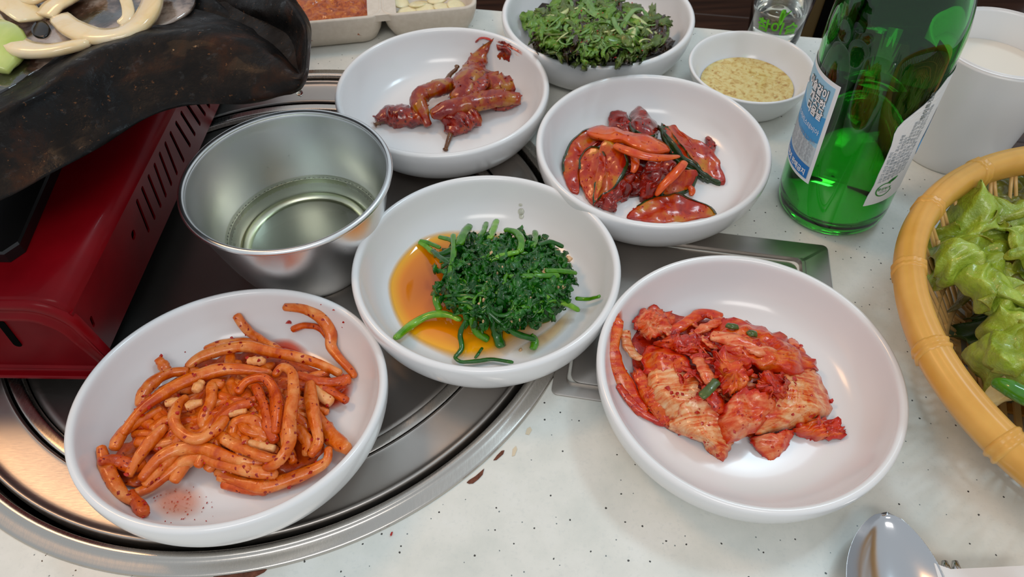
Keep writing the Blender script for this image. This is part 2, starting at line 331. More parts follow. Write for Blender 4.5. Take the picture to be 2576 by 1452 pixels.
def strand(pts, w, th, n=22, ring=8, prof=None, sq=.75, twist=0, wob=.12, up=Vector((0, 0, 1)), seed=None):
    """solid strip along a 3-D curve; w, th = width and thickness; prof(t) scales; sq = squareness"""
    c = spline(pts, n); s0 = random.random() * 50 if seed is None else seed
    v = []; f = []
    for i, p in enumerate(c):
        tg = (c[min(n - 1, i + 1)] - c[max(0, i - 1)]).normalized()
        sd = tg.cross(up)
        if sd.length < .15: sd = tg.cross(Vector((1, .3, 0)))
        sd.normalize(); nn = sd.cross(tg)
        t = i / (n - 1); k = prof(t) if prof else 1
        a0 = twist * t
        k *= 1 + wob * noise.noise(Vector((s0, t * 5, 0)))
        if i in (0, n - 1): k *= .62
        for j in range(ring):
            a = 2 * pi * j / ring + pi / ring
            ca, sa = cos(a), sin(a)
            q = (abs(ca) ** 4 + abs(sa) ** 4) ** -.25
            q = 1 + (q - 1) * sq
            x, y = ca * q * w / 2 * k, sa * q * th / 2 * k
            e = 1 + wob * noise.noise(Vector((s0 + 9, t * 9, j * .7)))
            x *= e; y *= e
            q3 = p + sd * (x * cos(a0) - y * sin(a0)) + nn * (x * sin(a0) + y * cos(a0))
            v.append(q3 + (q3 - p) * (.3 * wob * noise.noise(q3 * 700)))
    for i in range(n - 1):
        for j in range(ring):
            k = (j + 1) % ring
            f.append((i * ring + j, i * ring + k, (i + 1) * ring + k, (i + 1) * ring + j))
    f.append([j for j in range(ring)]); f.append([(n - 1) * ring + j for j in range(ring)][::-1])
    return v, f

def tube(pts, r, n=None, ring=8, closed=False):
    n = n or max(2, len(pts)); c = [Vector(p) for p in pts] if n == len(pts) else spline(pts, n)
    v = []; f = []
    for i, p in enumerate(c):
        a = c[(i + 1) % n] if closed else c[min(n - 1, i + 1)]; b = c[i - 1] if closed else c[max(0, i - 1)]
        tg = (a - b).normalized(); sd = tg.cross(Vector((0, 0, 1)))
        if sd.length < .05: sd = Vector((1, 0, 0))
        sd.normalize(); nn = sd.cross(tg); rr = r(i / (n - 1)) if callable(r) else r
        for j in range(ring):
            t = 2 * pi * j / ring; v.append(p + sd * cos(t) * rr + nn * sin(t) * rr)
    for i in range(n if closed else n - 1):
        i2 = (i + 1) % n
        for j in range(ring):
            k = (j + 1) % ring; f.append((i * ring + j, i * ring + k, i2 * ring + k, i2 * ring + j))
    if not closed: f.append(list(range(ring))); f.append([(n - 1) * ring + j for j in range(ring)][::-1])
    return v, f

def join(parts):
    V = []; F = []
    for v, f in parts:
        b = len(V); V += v; F += [[i + b for i in q] for q in f]
    return V, F

def box(u0, u1, v0, v1, z0, z1, bev=.0, ax=(Vector((1, 0, 0)), Vector((0, 1, 0)), Vector((0, 0, 1))), o=Vector()):
    X, Y, Z = ax; b = bev
    lo = [(u0, v0), (u1, v0), (u1, v1), (u0, v1)]
    V = []
    rings = [(0, z0), (0, z1 - b), (b, z1)] if b else [(0, z0), (0, z1)]
    for ins, z in rings:
        for (u, v), (su, sv) in zip(lo, [(1, 1), (-1, 1), (-1, -1), (1, -1)]):
            V.append(o + X * (u + su * ins) + Y * (v + sv * ins) + Z * z)
    F = [(3, 2, 1, 0)]; n = len(rings)
    for k in range(n - 1):
        for i in range(4): F.append((k * 4 + i, k * 4 + (i + 1) % 4, (k + 1) * 4 + (i + 1) % 4, (k + 1) * 4 + i))
    F.append(tuple((n - 1) * 4 + i for i in range(4)))
    return V, F

def closed_spline(pts, n):
    m = len(pts); out = []
    for i in range(n):
        s = i / n * m; k = int(s); t = s - k
        out.append(Vector(cr(tuple(pts[(k - 1) % m]), tuple(pts[k % m]), tuple(pts[(k + 1) % m]), tuple(pts[(k + 2) % m]), t)))
    return out

def slab(place, poly, hmid, hedge, th, seg=48, rings=9, wr=.0, wf=120, ridge=0, rdir=0, rfreq=12, frill=0, ffreq=11, jag=0, tilt=None, round_=.35, sharp=False, droop=0, fexp=2.2, ndisp=0):
    """piece outlined by poly [(px,py[,h])]; place(px,py,h)->point. domed, wrinkled, with thickness.
       returns verts, faces, index of first side face, list of edge-ness"""
    P2 = [(p[0], p[1], p[2] if len(p) > 2 else hedge) for p in poly]
    if sharp:
        m = len(P2); B = []
        for i in range(seg):
            s = i / seg * m; k = int(s); t = s - k
            B.append(Vector(P2[k % m]).lerp(Vector(P2[(k + 1) % m]), t))
    else: B = closed_spline(P2, seg)
    c = sum((Vector(b) for b in B), Vector()) / seg
    s0 = random.random() * 40; planar = hmid is None; hc = c.z
    pts = []; edge = []
    def pt(i, t):
        b = B[i]
        x = c.x + (b.x - c.x) * t; y = c.y + (b.y - c.y) * t
        h = (hc * (1 - t) + b.z * t) if planar else (hmid * (1 - t * t) + b.z * t * t)
        return x, y, h
    for k in range(rings + 1):
        t = k / rings
        for i in range(seg if k else 1):
            x, y, h = pt(i, t)
            if jag and t > .6:
                jj = 1 + jag * (t - .6) / .4 * noise.noise(Vector((cos(2 * pi * i / seg) * 5 + s0, sin(2 * pi * i / seg) * 5, 0))) + jag * .6 * (t - .6) / .4 * (random.random() - .5)
                x = c.x + (x - c.x) * jj; y = c.y + (y - c.y) * jj
            if frill:
                a = 2 * pi * i / seg
                if fexp > 3:
                    q_ = Vector((cos(a) * ffreq * .55 + s0, sin(a) * ffreq * .55, t * 1.5)); h += frill * t ** fexp * (2.2 * noise.noise(q_) + 1.3 * noise.noise(q_ * 2.3))
                else: h += frill * (t ** fexp) * (sin(ffreq * a + s0 + 2.2 * sin(3 * a + s0)) + .5 * sin(ffreq * 2.3 * a + 2 * s0))
            p = place(x, y, h)
            if wr:
                q = p * wf + Vector((s0, 0, 0)); p = p + Vector((noise.noise(q), noise.noise(q + Vector((7, 3, 1))), 1.6 * noise.noise(q + Vector((1, 9, 5))))) * wr
            if ridge:
                uu = (x * cos(rdir) + y * sin(rdir)) / 100 * rfreq
                p = p + Vector((0, 0, 1)) * (ridge * (abs(sin(uu + 1.5 * noise.noise(p * 60))) - .5))
            pts.append(p); edge.append(t)
    n = len(pts); V = list(pts); E = list(edge)
    idx = lambda k, i: 0 if k == 0 else 1 + (k - 1) * seg + i % seg
    F = []
    for i in range(seg): F.append((0, idx(1, i), idx(1, i + 1)))
    for k in range(1, rings):
        for i in range(seg): F.append((idx(k, i), idx(k + 1, i), idx(k + 1, i + 1), idx(k, i + 1)))
    # underside
    dn = Vector((0, 0, -th))
    for p, e in zip(pts, edge):
        V.append(p + dn * (1 - .6 * e ** 6 * round_)); E.append(e)
    nf = len(F)
    for q in [tuple(reversed(q)) for q in F[:nf]]: F.append(tuple(i + n for i in q))
    side = len(F)
    for i in range(seg):
        a, b = idx(rings, i), idx(rings, i + 1); F.append((a, a + n, b + n, b))
    return V, F, side, E

# ------------------------------------------------------------------ setting
UV = Vector((.981, -.196, 0)); VV = Vector((.196, .981, 0))          # table axes
FARP = Vector((.2223, .4624, 0)); fv = FARP.dot(VV); RU = Vector((.307, .3413, 0)).dot(UV)
RC = Vector((-.13208, .26410, 0)); RO = .1697
def table_mesh():
    # slab with a round opening for the burner and a rectangular one for the draught panel
    u0, u1, v0, v1 = -.62, RU, -.28, fv
    out = [UV * u + VV * v for u, v in ((u0, v0), (u1, v0), (u1, v1), (u0, v1))]
    N = 96; R = RO - .004
    V = []; F = []
    hole = [RC + Vector((cos(2 * pi * i / N) * R, sin(2 * pi * i / N) * R, 0)) for i in range(N)]
    outer = []
    for h in hole:
        d = (h - RC).normalized(); du, dv = d.dot(UV), d.dot(VV); cu, cv = RC.dot(UV), RC.dot(VV)
        ts = []
        if du > 1e-9: ts.append((u1 - cu) / du)
        if du < -1e-9: ts.append((u0 - cu) / du)
        if dv > 1e-9: ts.append((v1 - cv) / dv)
        if dv < -1e-9: ts.append((v0 - cv) / dv)
        outer.append(RC + d * min(ts))
    # put real corners in
    for cnr in out:
        k = min(range(N), key=lambda i: (outer[i] - cnr).length); outer[k] = cnr
    zt, zb = 0, -.03
    for ring, z in ((hole, zt), (outer, zt), (outer, zb), (hole, zb)): V += [Vector((p.x, p.y, z)) for p in ring]
    for a, b in ((0, 1), (1, 2), (2, 3), (3, 0)):
        for i in range(N):
            j = (i + 1) % N; F.append((a * N + i, b * N + i, b * N + j, a * N + j))
    return V, F
tb = empty('dining_table', (0, 0, 0)); tag(tb, 'pale speckled laminate table with an inset round steel burner ring', 'table')
v, f = table_mesh(); mk('tabletop', v, f, M['table'], tb, smooth=False)
for u, v_ in ((-.55, -.2), (RU - .06, -.2), (-.55, fv - .06), (RU - .06, fv - .06)):
    v, f = box(u, u + .04, v_, v_ + .04, -.73, -.03, ax=(UV, VV, Vector((0, 0, 1)))); mk('leg', v, f, M['darkvinyl'], tb, smooth=False)
def flat_patch(name, poly, mat, z, parent, th=.0003):
    pts = [P(x, y, z) for x, y in poly]; n = len(pts)
    V = pts + [p - Vector((0, 0, th)) for p in pts]
    F = [tuple(range(n)), tuple(range(2 * n - 1, n - 1, -1))] + [(i, i + n, (i + 1) % n + n, (i + 1) % n) for i in range(n)]
    return mk(name, V, F, mat, parent, smooth=False)
for poly in ([(1174, 1214), (1180, 1208), (1196, 1198), (1212, 1184), (1218, 1179), (1214, 1194), (1203, 1206), (1190, 1216), (1180, 1217)],
             [(1241, 1158), (1250, 1146), (1262, 1134), (1269, 1133), (1266, 1142), (1257, 1150), (1249, 1157)],
             [(536, 1441), (600, 1438), (680, 1424), (664, 1440), (640, 1452), (610, 1462), (560, 1464), (536, 1456)]):
    flat_patch('worn_chip', poly, M['chip'], .0004, tb)
for poly in ([(1322, 1092), (1326, 1078), (1334, 1074), (1338, 1082), (1331, 1094)], [(1288, 1148), (1290, 1130), (1298, 1122), (1301, 1130), (1295, 1146)]):
    flat_patch('dried_stain', poly, simple('dried_sauce_stain', rgb(212, 196, 168), .3), .0003, tb, .0002)
flk = flat_patch('chilli_flake', [(981, 1346), (984, 1339), (988, 1338), (986, 1345), (983, 1348)], M['chilli'], .0009, None, .0007); tag(flk, 'tiny red chilli flake fallen on the pale table below the radish dish', 'flake')

# burner ring and lid, sunk into the table
br = empty('burner_cover', RC); tag(br, 'round steel burner cover with a worn trim ring set into the table', 'grill cover')
fr = Frame(RC)
v, f = lathe(smooth_prof([(.1615, -.008), (.1615, .0012), (.1625, .0030), (.1645, .0034), (.1660, .0022), (.1690, .0018), (.1712, .0014), (.1718, .0001)]), fr, 192)
mk('trim_ring', v, f, M['ringmetal'], br)
v, f = lathe(smooth_prof([(.1370, -.0006), (.138, .0002), (.1395, .0000), (.148, -.0002), (.1545, .0002), (.1568, .0018), (.1582, .0016), (.159, -.001), (.159, -.008)], 5), fr, 192)
mk('outer_lid', v, f, M['plate'], br)
v, f = lathe(smooth_prof([(.1295, -.0042), (.1305, -.0016), (.1330, -.0010), (.1360, -.0012), (.1364, -.004)], 5), fr, 192)
mk('middle_ring', v, f, M['ringmetal'], br)
v, f = lathe([(.0, -.0072), (.04, -.0070), (.10, -.0070), (.125, -.0068), (.1290, -.0050), (.1293, -.0075)], fr, 192)
mk('inner_lid', v, f, M['plate'], br)
v, f = lathe([(0, -.012), (.166, -.012), (.166, -.009)], fr, 96); mk('dark_well', v, f, M['gap'], br)

# rectangular draught panel right of the burner
def P2uv(px, py, z=0): p = P(px, py, z); return p.dot(UV), p.dot(VV)
pu1 = P2uv(2088, 690)[0]; pv1 = P2uv(1950, 606)[1]; pv0 = P2uv(1430, 1000)[1]
pn = empty('draught_panel', UV * .06 + VV * .23); tag(pn, 'rectangular steel panel let into the table behind the cabbage kimchi dish', 'panel')
def rounded_rect(u0, u1, v0, v1, r, n=6):
    o = []
    for (cu, cv, a0) in ((u1 - r, v0 + r, -pi / 2), (u1 - r, v1 - r, 0), (u0 + r, v1 - r, pi / 2), (u0 + r, v0 + r, pi)):
        for i in range(n + 1): a = a0 + pi / 2 * i / n; o.append((cu + r * cos(a), cv + r * sin(a)))
    return o
def rect_loft(levels):
    V = []; F = []; m = None
    for (u0, u1, v0, v1, r, z) in levels:
        q = rounded_rect(u0, u1, v0, v1, r); m = len(q)
        for a, b in q:
            p = UV * a + VV * b; d = p - RC
            if d.length < .1722: p = RC + d.normalized() * .1722          # the round trim cuts the corner off
            V.append(p + Vector((0, 0, z)))
    for k in range(len(levels) - 1):
        for i in range(m):
            j = (i + 1) % m; F.append((k * m + i, k * m + j, (k + 1) * m + j, (k + 1) * m + i))
    return V, F, m
pu0 = P2uv(1386, 990)[0]
v, f, m = rect_loft([(pu0, pu1, pv0, pv1, .003, .0001), (pu0, pu1, pv0, pv1, .003, .0008), (pu0 + .0008, pu1 - .0008, pv0 + .0008, pv1 - .0008, .003, .0012), (pu0 + .006, pu1 - .0125, pv0 + .0065, pv1 - .0115, .003, .0010), (pu0 + .0062, pu1 - .0135, pv0 + .0067, pv1 - .0122, .003, .0024), (pu0 + .0064, pu1 - .0150, pv0 + .0069, pv1 - .0132, .003, .0024), (pu0 + .0066, pu1 - .0158, pv0 + .0071, pv1 - .014, .003, .0002)])
mk('panel_frame', v, f, M['plate'], pn, sharp=50)
v, f, m = rect_loft([(pu0 + .008, pu1 - .0172, pv0 + .008, pv1 - .0155, .005, .0002), (pu0 + .008, pu1 - .0172, pv0 + .008, pv1 - .0155, .005, .0010), (pu0 + .0088, pu1 - .018, pv0 + .0088, pv1 - .0163, .005, .0014)])
f.append(tuple(range(2 * m, 3 * m))); mk('panel_lid', v, f, M['plate'], pn, sharp=50)

# room beyond the table
def setting(name, v, f, mat): o = mk(name, v, f, mat, smooth=False); o['kind'] = 'structure'; return o
v, f = box(-2.5, 2.5, -1.5, 3.2, -.76, -.74); setting('floor', v, f, M['floor'])
bn = empty('bench', (.1, 1.0, -.74)); tag(bn, 'dark brown wooden bench on the far side of the table', 'bench')
for k in range(5):
    v, f = box(-.75, .55, .50 + k * .118, .6172 + k * .118, -.33, -.30, .001, ax=(UV, VV, Vector((0, 0, 1))), o=Vector((.05, .06, 0))); mk('seat_plank', v, f, M['wood'], bn, smooth=False)
v, f = box(-.75, .55, 1.09, 1.12, -.30, .18, .003, ax=(UV, VV, Vector((0, 0, 1))), o=Vector((.05, .06, 0))); mk('backrest', v, f, M['wood'], bn, smooth=False)
for u in (-.70, .46):
    v, f = box(u, u + .04, .53, 1.08, -.74, -.33, ax=(UV, VV, Vector((0, 0, 1))), o=Vector((.05, .06, 0))); mk('side_panel', v, f, M['wood'], bn, smooth=False)
# neighbouring black table corner at the upper right, with a thin metal edge
nt = empty('side_cabinet', (.75, .6, -.74)); tag(nt, 'black cabinet with a thin metal edge beyond the white cup', 'cabinet')
a = P(2533, 0, -.34); b = P(2572, 72, -.34); dirv = (b - a).normalized(); nrm = Vector((dirv.y, -dirv.x, 0))
A0 = a - dirv * .5; 
def obox(o, X, Y, a0, a1, b0, b1, z0, z1, bev=0): return box(a0, a1, b0, b1, z0, z1, bev, ax=(X, Y, Vector((0, 0, 1))), o=Vector((o.x, o.y, 0)))
lf = -nrm if nrm.x > 0 else nrm
v, f = obox(a, dirv, lf, -.3, .5, .002, .30, -.74, -.343, .002); mk('body', v, f, M['darkvinyl'], nt, smooth=False)
v, f = obox(a, dirv, lf, -.3, .5, -.002, .002, -.37, -.34); mk('metal_edge', v, f, M['spoonsteel'], nt, smooth=False)
# olive upright beside the bench
st = empty('wooden_post', P(2060, 0, -.25)); a = P(2062, 40, -.25)
tag(st, 'olive brown wooden post with a black strip behind the shot glass', 'post')
v, f = box(a.x - .05, a.x + .05, a.y, a.y + .05, -.74, -.2, .002); mk('post_body', v, f, M['olive'], st, smooth=False)
v, f = box(a.x + .0, a.x + .012, a.y - .003, a.y + .0, -.74, -.2); mk('black_strip', v, f, M['gap'], st, smooth=False)

# ------------------------------------------------------------------ dishes
OUT = [(.0, .0030), (.040, .0028), (.0425, .0008), (.0450, .0000), (.0475, .0010), (.0520, .0030), (.0578, .0080), (.0625, .0155), (.0648, .0235), (.0652, .0285)]
LIP = [(.0648, .0302), (.0636, .0310), (.0622, .0306), (.0612, .0290)]
INN = [(.0600, .0245), (.0578, .0185), (.0540, .0125), (.0490, .0085), (.0430, .0068), (.0340, .0062), (.0, .0060)]
def zin(r):
    q = [(.0612, .0290)] + INN
    if r >= q[0][0]: return q[0][1]
    for (r1, z1), (r0, z0) in zip(q, q[1:]):
        if r >= r0: return z0 + (z1 - z0) * (r - r0) / (r1 - r0)
    return q[-1][1]
class Dish:
    def __init__(s, cx, cy, n=(0, 0, 1), zc=.0303, name=None, label='', scale=1.0):
        n = Vector(n).normalized(); rim = Vector((cx, cy, zc)); s.fr = Frame(rim - n * .0303, n)
        v, f = lathe(smooth_prof(OUT + LIP + INN, 3), s.fr, 128)
        tag(mk('side_dish_bowl', v, f, M['white']), label, 'bowl', 'white melamine side dish bowls')
    def __call__(s, px, py, h):
        hh = .008 + h
        for _ in range(12):
            p = s.fr.hit(px, py, hh); l = s.fr.l(p); hh = .55 * hh + .45 * (zin(sqrt(l.x ** 2 + l.y ** 2)) + h)
        return p
DA = Dish(-.11979, .16002, (.0371, .150, 1), .0303, label='white bowl of red seasoned radish strips, propped on the steel trim ring')
DB = Dish(-.01211, .22970, (.0131, .0416, 1), .0303, label='white bowl holding the green spinach heap and amber broth')
DC = Dish(.10106, .16590, zc=.0303, label='white bowl of cabbage kimchi, nearest the spoon')
DD = Dish(-.03960, .37228, zc=.0303, label='white bowl of seasoned chilli peppers behind the steel bowl')
DE = Dish(.08054, .31475, zc=.0303, label='white bowl of red cucumber slices and carrot')
DF = Dish(.06248, .45111, zc=.0303, label='white bowl of dressed green salad near the far table edge')

def SDO(k, dx=0, dy=0): return lambda q: (k[0] + q[0] * k[2] + dx, k[1] + q[1] * k[2] + dy)

# dipping dish
gc = Vector((.1562, .3960, 0)); gfr = Frame(gc)
GOUT = [(.0, .0022), (.0235, .0020), (.025, .0004), (.0268, .0000), (.0285, .0010), (.031, .0035), (.0345, .0095), (.0375, .0160), (.0392, .0215), (.0398, .0232)]
GIN = [(.0392, .0240), (.0380, .0238), (.0368, .0220), (.0345, .0165), (.0310, .0105), (.0262, .0065), (.019, .0050), (.0, .0046)]
v, f = lathe(smooth_prof(GOUT + GIN, 3), gfr, 96)
tag(mk('dipping_dish', v, f, M['white']), 'small white dipping dish of yellow sesame sauce beside the green bottle', 'dish')
v, f = lathe([(.0, .0098), (.015, .0098), (.0272, .0097), (.0296, .0099)], gfr, 96)
tag(mk('dipping_sauce', v, f, M['sesame_sauce']), 'yellow sesame and salt sauce pooled in the small dipping dish', 'sauce')
BUBS = []
for k in range(46):
    r = .027 * sqrt(random.random()); a = random.random() * 6.28
    q = gfr.w(r * cos(a), r * sin(a), .0100); s_ = random.uniform(.0004, .001)
    n_ = 6; V = [q + Vector((0, 0, s_ * .6))] + [q + Vector((cos(i * pi / 3) * s_ * random.uniform(.7, 1.3), sin(i * pi / 3) * s_, -.0002)) for i in range(n_)]
    BUBS.append((V, [(0, 1 + i, 1 + (i + 1) % n_) for i in range(n_)]))
v, f = join(BUBS); tag(mk('sesame_grains', v, f, M['sesame_sauce']), 'crushed sesame grains floating in the small yellow dipping sauce', 'sesame', kind='stuff')

# steel broth bowl
sfr = Frame((-.1118, .2728, -.0068))
SO = [(0, .0012), (.031, .0010), (.0335, .0000), (.0355, .0012), (.0385, .0060), (.0425, .0180), (.0465, .0340), (.0498, .0500), (.0508, .0560)]
sb = empty('steel_bowl', sfr.o); tag(sb, 'stainless steel bowl with clear broth, between red stove and spinach bowl', 'bowl')
SI = [(.0498, .0560), (.0490, .0500), (.0457, .0342), (.0417, .0185), (.0378, .0075), (.034, .0030), (.028, .0020), (0, .0018)]
v, f = lathe(smooth_prof(SO + SI, 3), sfr, 128); mk('bowl_body', v, f, M['bowlsteel'], sb)
v, f = tube([sfr.w(cos(2 * pi * i / 128) * .0515, sin(2 * pi * i / 128) * .0515, .0565) for i in range(128)], .00165, 128, 10, True); mk('rolled_rim', v, f, M['bowlsteel'], sb)
v, f = lathe([(0, .0014), (.0278, .0016), (.0342, .0026), (.0382, .0074), (.0409, .0160), (.0421, .0196), (.0408, .0189), (.039, .0188), (0, .0188)], sfr, 96)
tag(mk('broth', v, f, M['broth']), 'clear pale yellow broth in the stainless steel bowl', 'broth')

# ------------------------------------------------------------------ green bottle
bc = Vector((.1829, .2938, .0012)); bfr = Frame(bc, (-.045, .0186, 1))
BR = .0295
bt = empty('liquor_bottle', bc); tag(bt, 'green glass liquor bottle with blue and white paper labels', 'bottle')
BO = [(0, .0040), (.018, .0030), (.0236, .0002), (.0262, .0006), (.0284, .0030), (.0293, .0070), (.0295, .0115), (.0295, .0160), (.0295, .0400), (.0295, .0750), (.0295, .0980), (.0295, .1040), (.0293, .1120), (.0282, .1205), (.0262, .1290), (.0232, .1380), (.0195, .1475), (.0160, .1580), (.0138, .1700), (.0130, .1850), (.0128, .2000), (.0142, .2015), (.0142, .2070), (.0126, .2085)]
BI = [(.0100, .2085), (.0102, .1990), (.0104, .1720), (.0130, .1590), (.0168, .1480), (.0205, .1385), (.0237, .1290), (.0257, .1205), (.0268, .1120), (.0271, .1050), (.0271, .1000), (.0271, .0750), (.0271, .0400), (.0271, .0170), (.0271, .0125), (.0262, .0085), (.021, .0064), (0, .0085)]
def cyl_hit(px, py, c, R):
    d = ray(px, py); O = c.l(EYE); D_ = Vector((d.dot(c.x), d.dot(c.y), d.dot(c.n)))
    A = D_.x ** 2 + D_.y ** 2; B = O.x * D_.x + O.y * D_.y; Cc = O.x ** 2 + O.y ** 2 - R * R
    t = (-B - sqrt(max(0, B * B - A * Cc))) / A; p = O + D_ * t
    return atan2(p.y, p.x), p.z
LIQ = .0945
v, f = lathe(smooth_prof(BO, 4) + smooth_prof(BI, 4), bfr, 128); mk('bottle_glass', v, f, M['green_glass'], bt)
LZ = LIQ
v, f = lathe([(0, .0090), (.0208, .0068), (.0259, .0088), (.0268, .0122), (.0269, .0140), (.0269, LZ), (.0264, LZ - .0004), (0, LZ - .0006)], bfr, 96)
tag(mk('clear_liquor', v, f, M['soju_liquid']), 'clear liquor filling the green bottle up to its shoulder', 'drink')

def cyl_pt(c, R, a, z): return c.w(R * cos(a), R * sin(a), z)
def bend_mesh(verts2, faces, c, R, a0, z0, sx=1):
    return [cyl_pt(c, R, a0 + x / R * sx, z0 + y) for x, y in verts2], faces
def text_mesh(s, size, align='CENTER', bold=0.0):
    cu = bpy.data.curves.new('t', 'FONT'); cu.body = s; cu.size = size; cu.align_x = align; cu.offset = bold; cu.resolution_u = 3
    o = bpy.data.objects.new('t', cu); COL.objects.link(o); dg = bpy.context.evaluated_depsgraph_get(); dg.update()
    me = bpy.data.meshes.new_from_object(o.evaluated_get(dg)); V = [(p.co.x, p.co.y) for p in me.vertices]; F = [tuple(p.vertices) for p in me.polygons]
    bpy.data.objects.remove(o); bpy.data.curves.remove(cu); bpy.data.meshes.remove(me); return V, F
def text_on(name, s, size, c, R, a0, z0, mat, parent, rot=0, bold=0, align='CENTER', slant=0, sxk=1):
    V, F = text_mesh(s, size, align, bold); cr_, sr_ = cos(rot), sin(rot)
    V = [((x * sxk) * cr_ - y * sr_ , (x * sxk) * sr_ + y * cr_) for x, y in V]
    V = [cyl_pt(c, R, a0 + x / R, z0 + y) for x, y in V]
    return mk(name, V, F, mat, parent, smooth=False)
def cyl_panel(name, a0, a1, z0, z1, c, R, mat, parent, nx=16, ny=6, sh=None, th=.00012):
    """curved rectangle from angle a0 to a1; sh(u,v)->(u,v) warps the outline"""
    V = []; F = []
    for k in (0, 1):
        for j in range(ny + 1):
            for i in range(nx + 1):
                u, v_ = i / nx, j / ny
                if sh: u, v_ = sh(u, v_)
                V.append(cyl_pt(c, R - k * th, a0 + (a1 - a0) * u, z0 + (z1 - z0) * v_))
    m = (nx + 1) * (ny + 1)
    for j in range(ny):
        for i in range(nx):
            q = (j * (nx + 1) + i, j * (nx + 1) + i + 1, (j + 1) * (nx + 1) + i + 1, (j + 1) * (nx + 1) + i)
            F.append(q); F.append(tuple(x + m for x in reversed(q)))
    b = [i for i in range(nx)] + [j * (nx + 1) + nx for j in range(ny)] + [ny * (nx + 1) + i for i in range(nx, 0, -1)] + [j * (nx + 1) for j in range(ny, 0, -1)]
    for i in range(len(b)): p, q = b[i], b[(i + 1) % len(b)]; F.append((p, p + m, q + m, q))
    return mk(name, V, F, mat, parent, smooth=False)
# left (front) label: right edge seen at (2118,220)-(2033,462)
aR1, zT = cyl_hit(2118, 220, bfr, BR); aR0, zB = cyl_hit(2033, 462, bfr, BR)
aR = (aR1 + aR0) / 2
if aR > 0: aR -= 2 * pi
LW = 1.55                                    # label spans this many radians to the left
aL = aR - LW
lb = cyl_panel('front_label', aL, aR, zB, zT, bfr, BR + .0003, M['paper'], bt, 24, 4)
e = .0022; R2 = BR + .0005
H = zT - zB
cyl_panel('sky_print', aL + e / BR, aR - e / BR, zB + .30 * H, zT - e, bfr, R2 - .0001, M['ink_sky'], lb, 24, 8)
cyl_panel('blue_wave', aL + e / BR, aR - e / BR, zB + .40 * H, zB + .72 * H, bfr, R2, M['ink_mid'], lb, 24, 8, lambda u, v: (u, v * .8 + .12 * sin(u * 7) + .1 * (1 - u)))
cyl_panel('small_print_field', aL + e / BR, aR - e / BR, zB + .17 * H, zB + .44 * H, bfr, R2 + .00005, simple('pale_grey_print', rgb(188, 200, 204), .5), lb, 24, 8, lambda u, v: (u, v * (1 - .25 * u)))
cyl_panel('warning_band', aL + e / BR, aR - e / BR, zB + e, zB + .165 * H, bfr, R2 + .0001, M['ink_blue'], lb, 24, 2)
at_ = aR - .0135 / BR
for s_, zz, sz in (('이슬같이', .835, .0057), ('깨끗한', .735, .0057), ('다음날', .635, .0057)):
    text_on('slogan', s_, sz, bfr, R2 + .0002, aR - .0042 / BR, zB + zz * H, M['ink_dark'], lb, bold=.00045, align='RIGHT', sxk=.85)
    text_on('slogan', s_, sz, bfr, R2 + .0004, aR - .0042 / BR, zB + zz * H, M['ink_white'], lb, bold=.00015, align='RIGHT', sxk=.85)
text_on('small_print', '소주, 효소처리스테비아', .0034, bfr, R2 + .0003, aR - .0030 / BR, zB + .50 * H, M['ink_white'], lb, align='RIGHT')
for k in range(7):
    text_on('small_print', '원재료 정제수 주정 과당 효소 ' if k % 2 else '식품유형 소주 내용량 용기 유리', .0022, bfr, R2 + .0003, aR - .0034 / BR, zB + (.40 - k * .034) * H, M['ink_grey'], lb, align='RIGHT')
text_on('age_warning', '청소년에게 판매금지', .0041, bfr, R2 + .0003, aR - .0036 / BR, zB + .065 * H, M['ink_white'], lb, bold=.0001, align='RIGHT', sxk=.85)
mk('dew_drop', *slab(lambda x, y, h: cyl_pt(bfr, R2 + .0002 + h, aR + x / BR, y), [(-.0285, zB + .80 * H), (-.0262, zB + .83 * H), (-.024, zB + .80 * H), (-.0262, zB + .77 * H)], .0001, 0, .0, 12, 2)[:2], M['ink_white'], lb)

# right (back) label: outline read on the glass
outl = [(2382, 195), (2345, 243), (2300, 282), (2262, 312), (2249, 335), (2243, 362), (2225, 405), (2208, 440), (2196, 470), (2180, 495), (2170, 518)]
lf_ = []
for x, y in outl: a, z = cyl_hit(x, y, bfr, BR); lf_.append((a, z))
def edge_a(z):
    q = sorted(lf_, key=lambda t: t[1])
    if z <= q[0][1]: return q[0][0]
    for (a, z0), (b, z1) in zip(q, q[1:]):
        if z <= z1: return a + (b - a) * (z - z0) / max(1e-6, z1 - z0)
    return q[-1][0]
z0b = min(t[1] for t in lf_); z1b = max(t[1] for t in lf_); aE = edge_a(z0b) + 1.75
V = []; F = []; NX, NY = 24, 20
for k in (0, 1):
    for j in range(NY + 1):
        z = z0b + (z1b - z0b) * j / NY; a0 = edge_a(z)
        for i in range(NX + 1):
            u = i / NX; zz = z + (.004 * u * (1 - j / NY))
            V.append(cyl_pt(bfr, BR + .0004 - k * .0002, a0 + (aE - a0) * u, zz))
m = (NX + 1) * (NY + 1)
for j in range(NY):
    for i in range(NX):
        q = (j * (NX + 1) + i, j * (NX + 1) + i + 1, (j + 1) * (NX + 1) + i + 1, (j + 1) * (NX + 1) + i); F += [q, tuple(x + m for x in reversed(q))]
bl = mk('back_label', V, F, M['paper'], bt, smooth=False)
def ah(x, y): return cyl_hit(x, y, bfr, BR)
a, z = ah(2338, 262); text_on('small_print', '하이트진로', .0034, bfr, BR + .0006, a, z, M['ink_dark'], bl, rot=pi / 2, bold=.00006)
LONG = ['210112 10:12 A02 까지', '빈병 보조금 환불문구 표시 소주병', '부정 불량식품 신고는 국번없이', '제조원 소재지 별도표기 유통전문판매원', '고객센터 문의 및 반품 교환 본사 및 구입처', '직사광선을 피하고 서늘한 곳에 보관하세요 본 제품은', '지나친 음주는 뇌졸중 기억력 손상이나 치매를 유발합니다 임신 중']
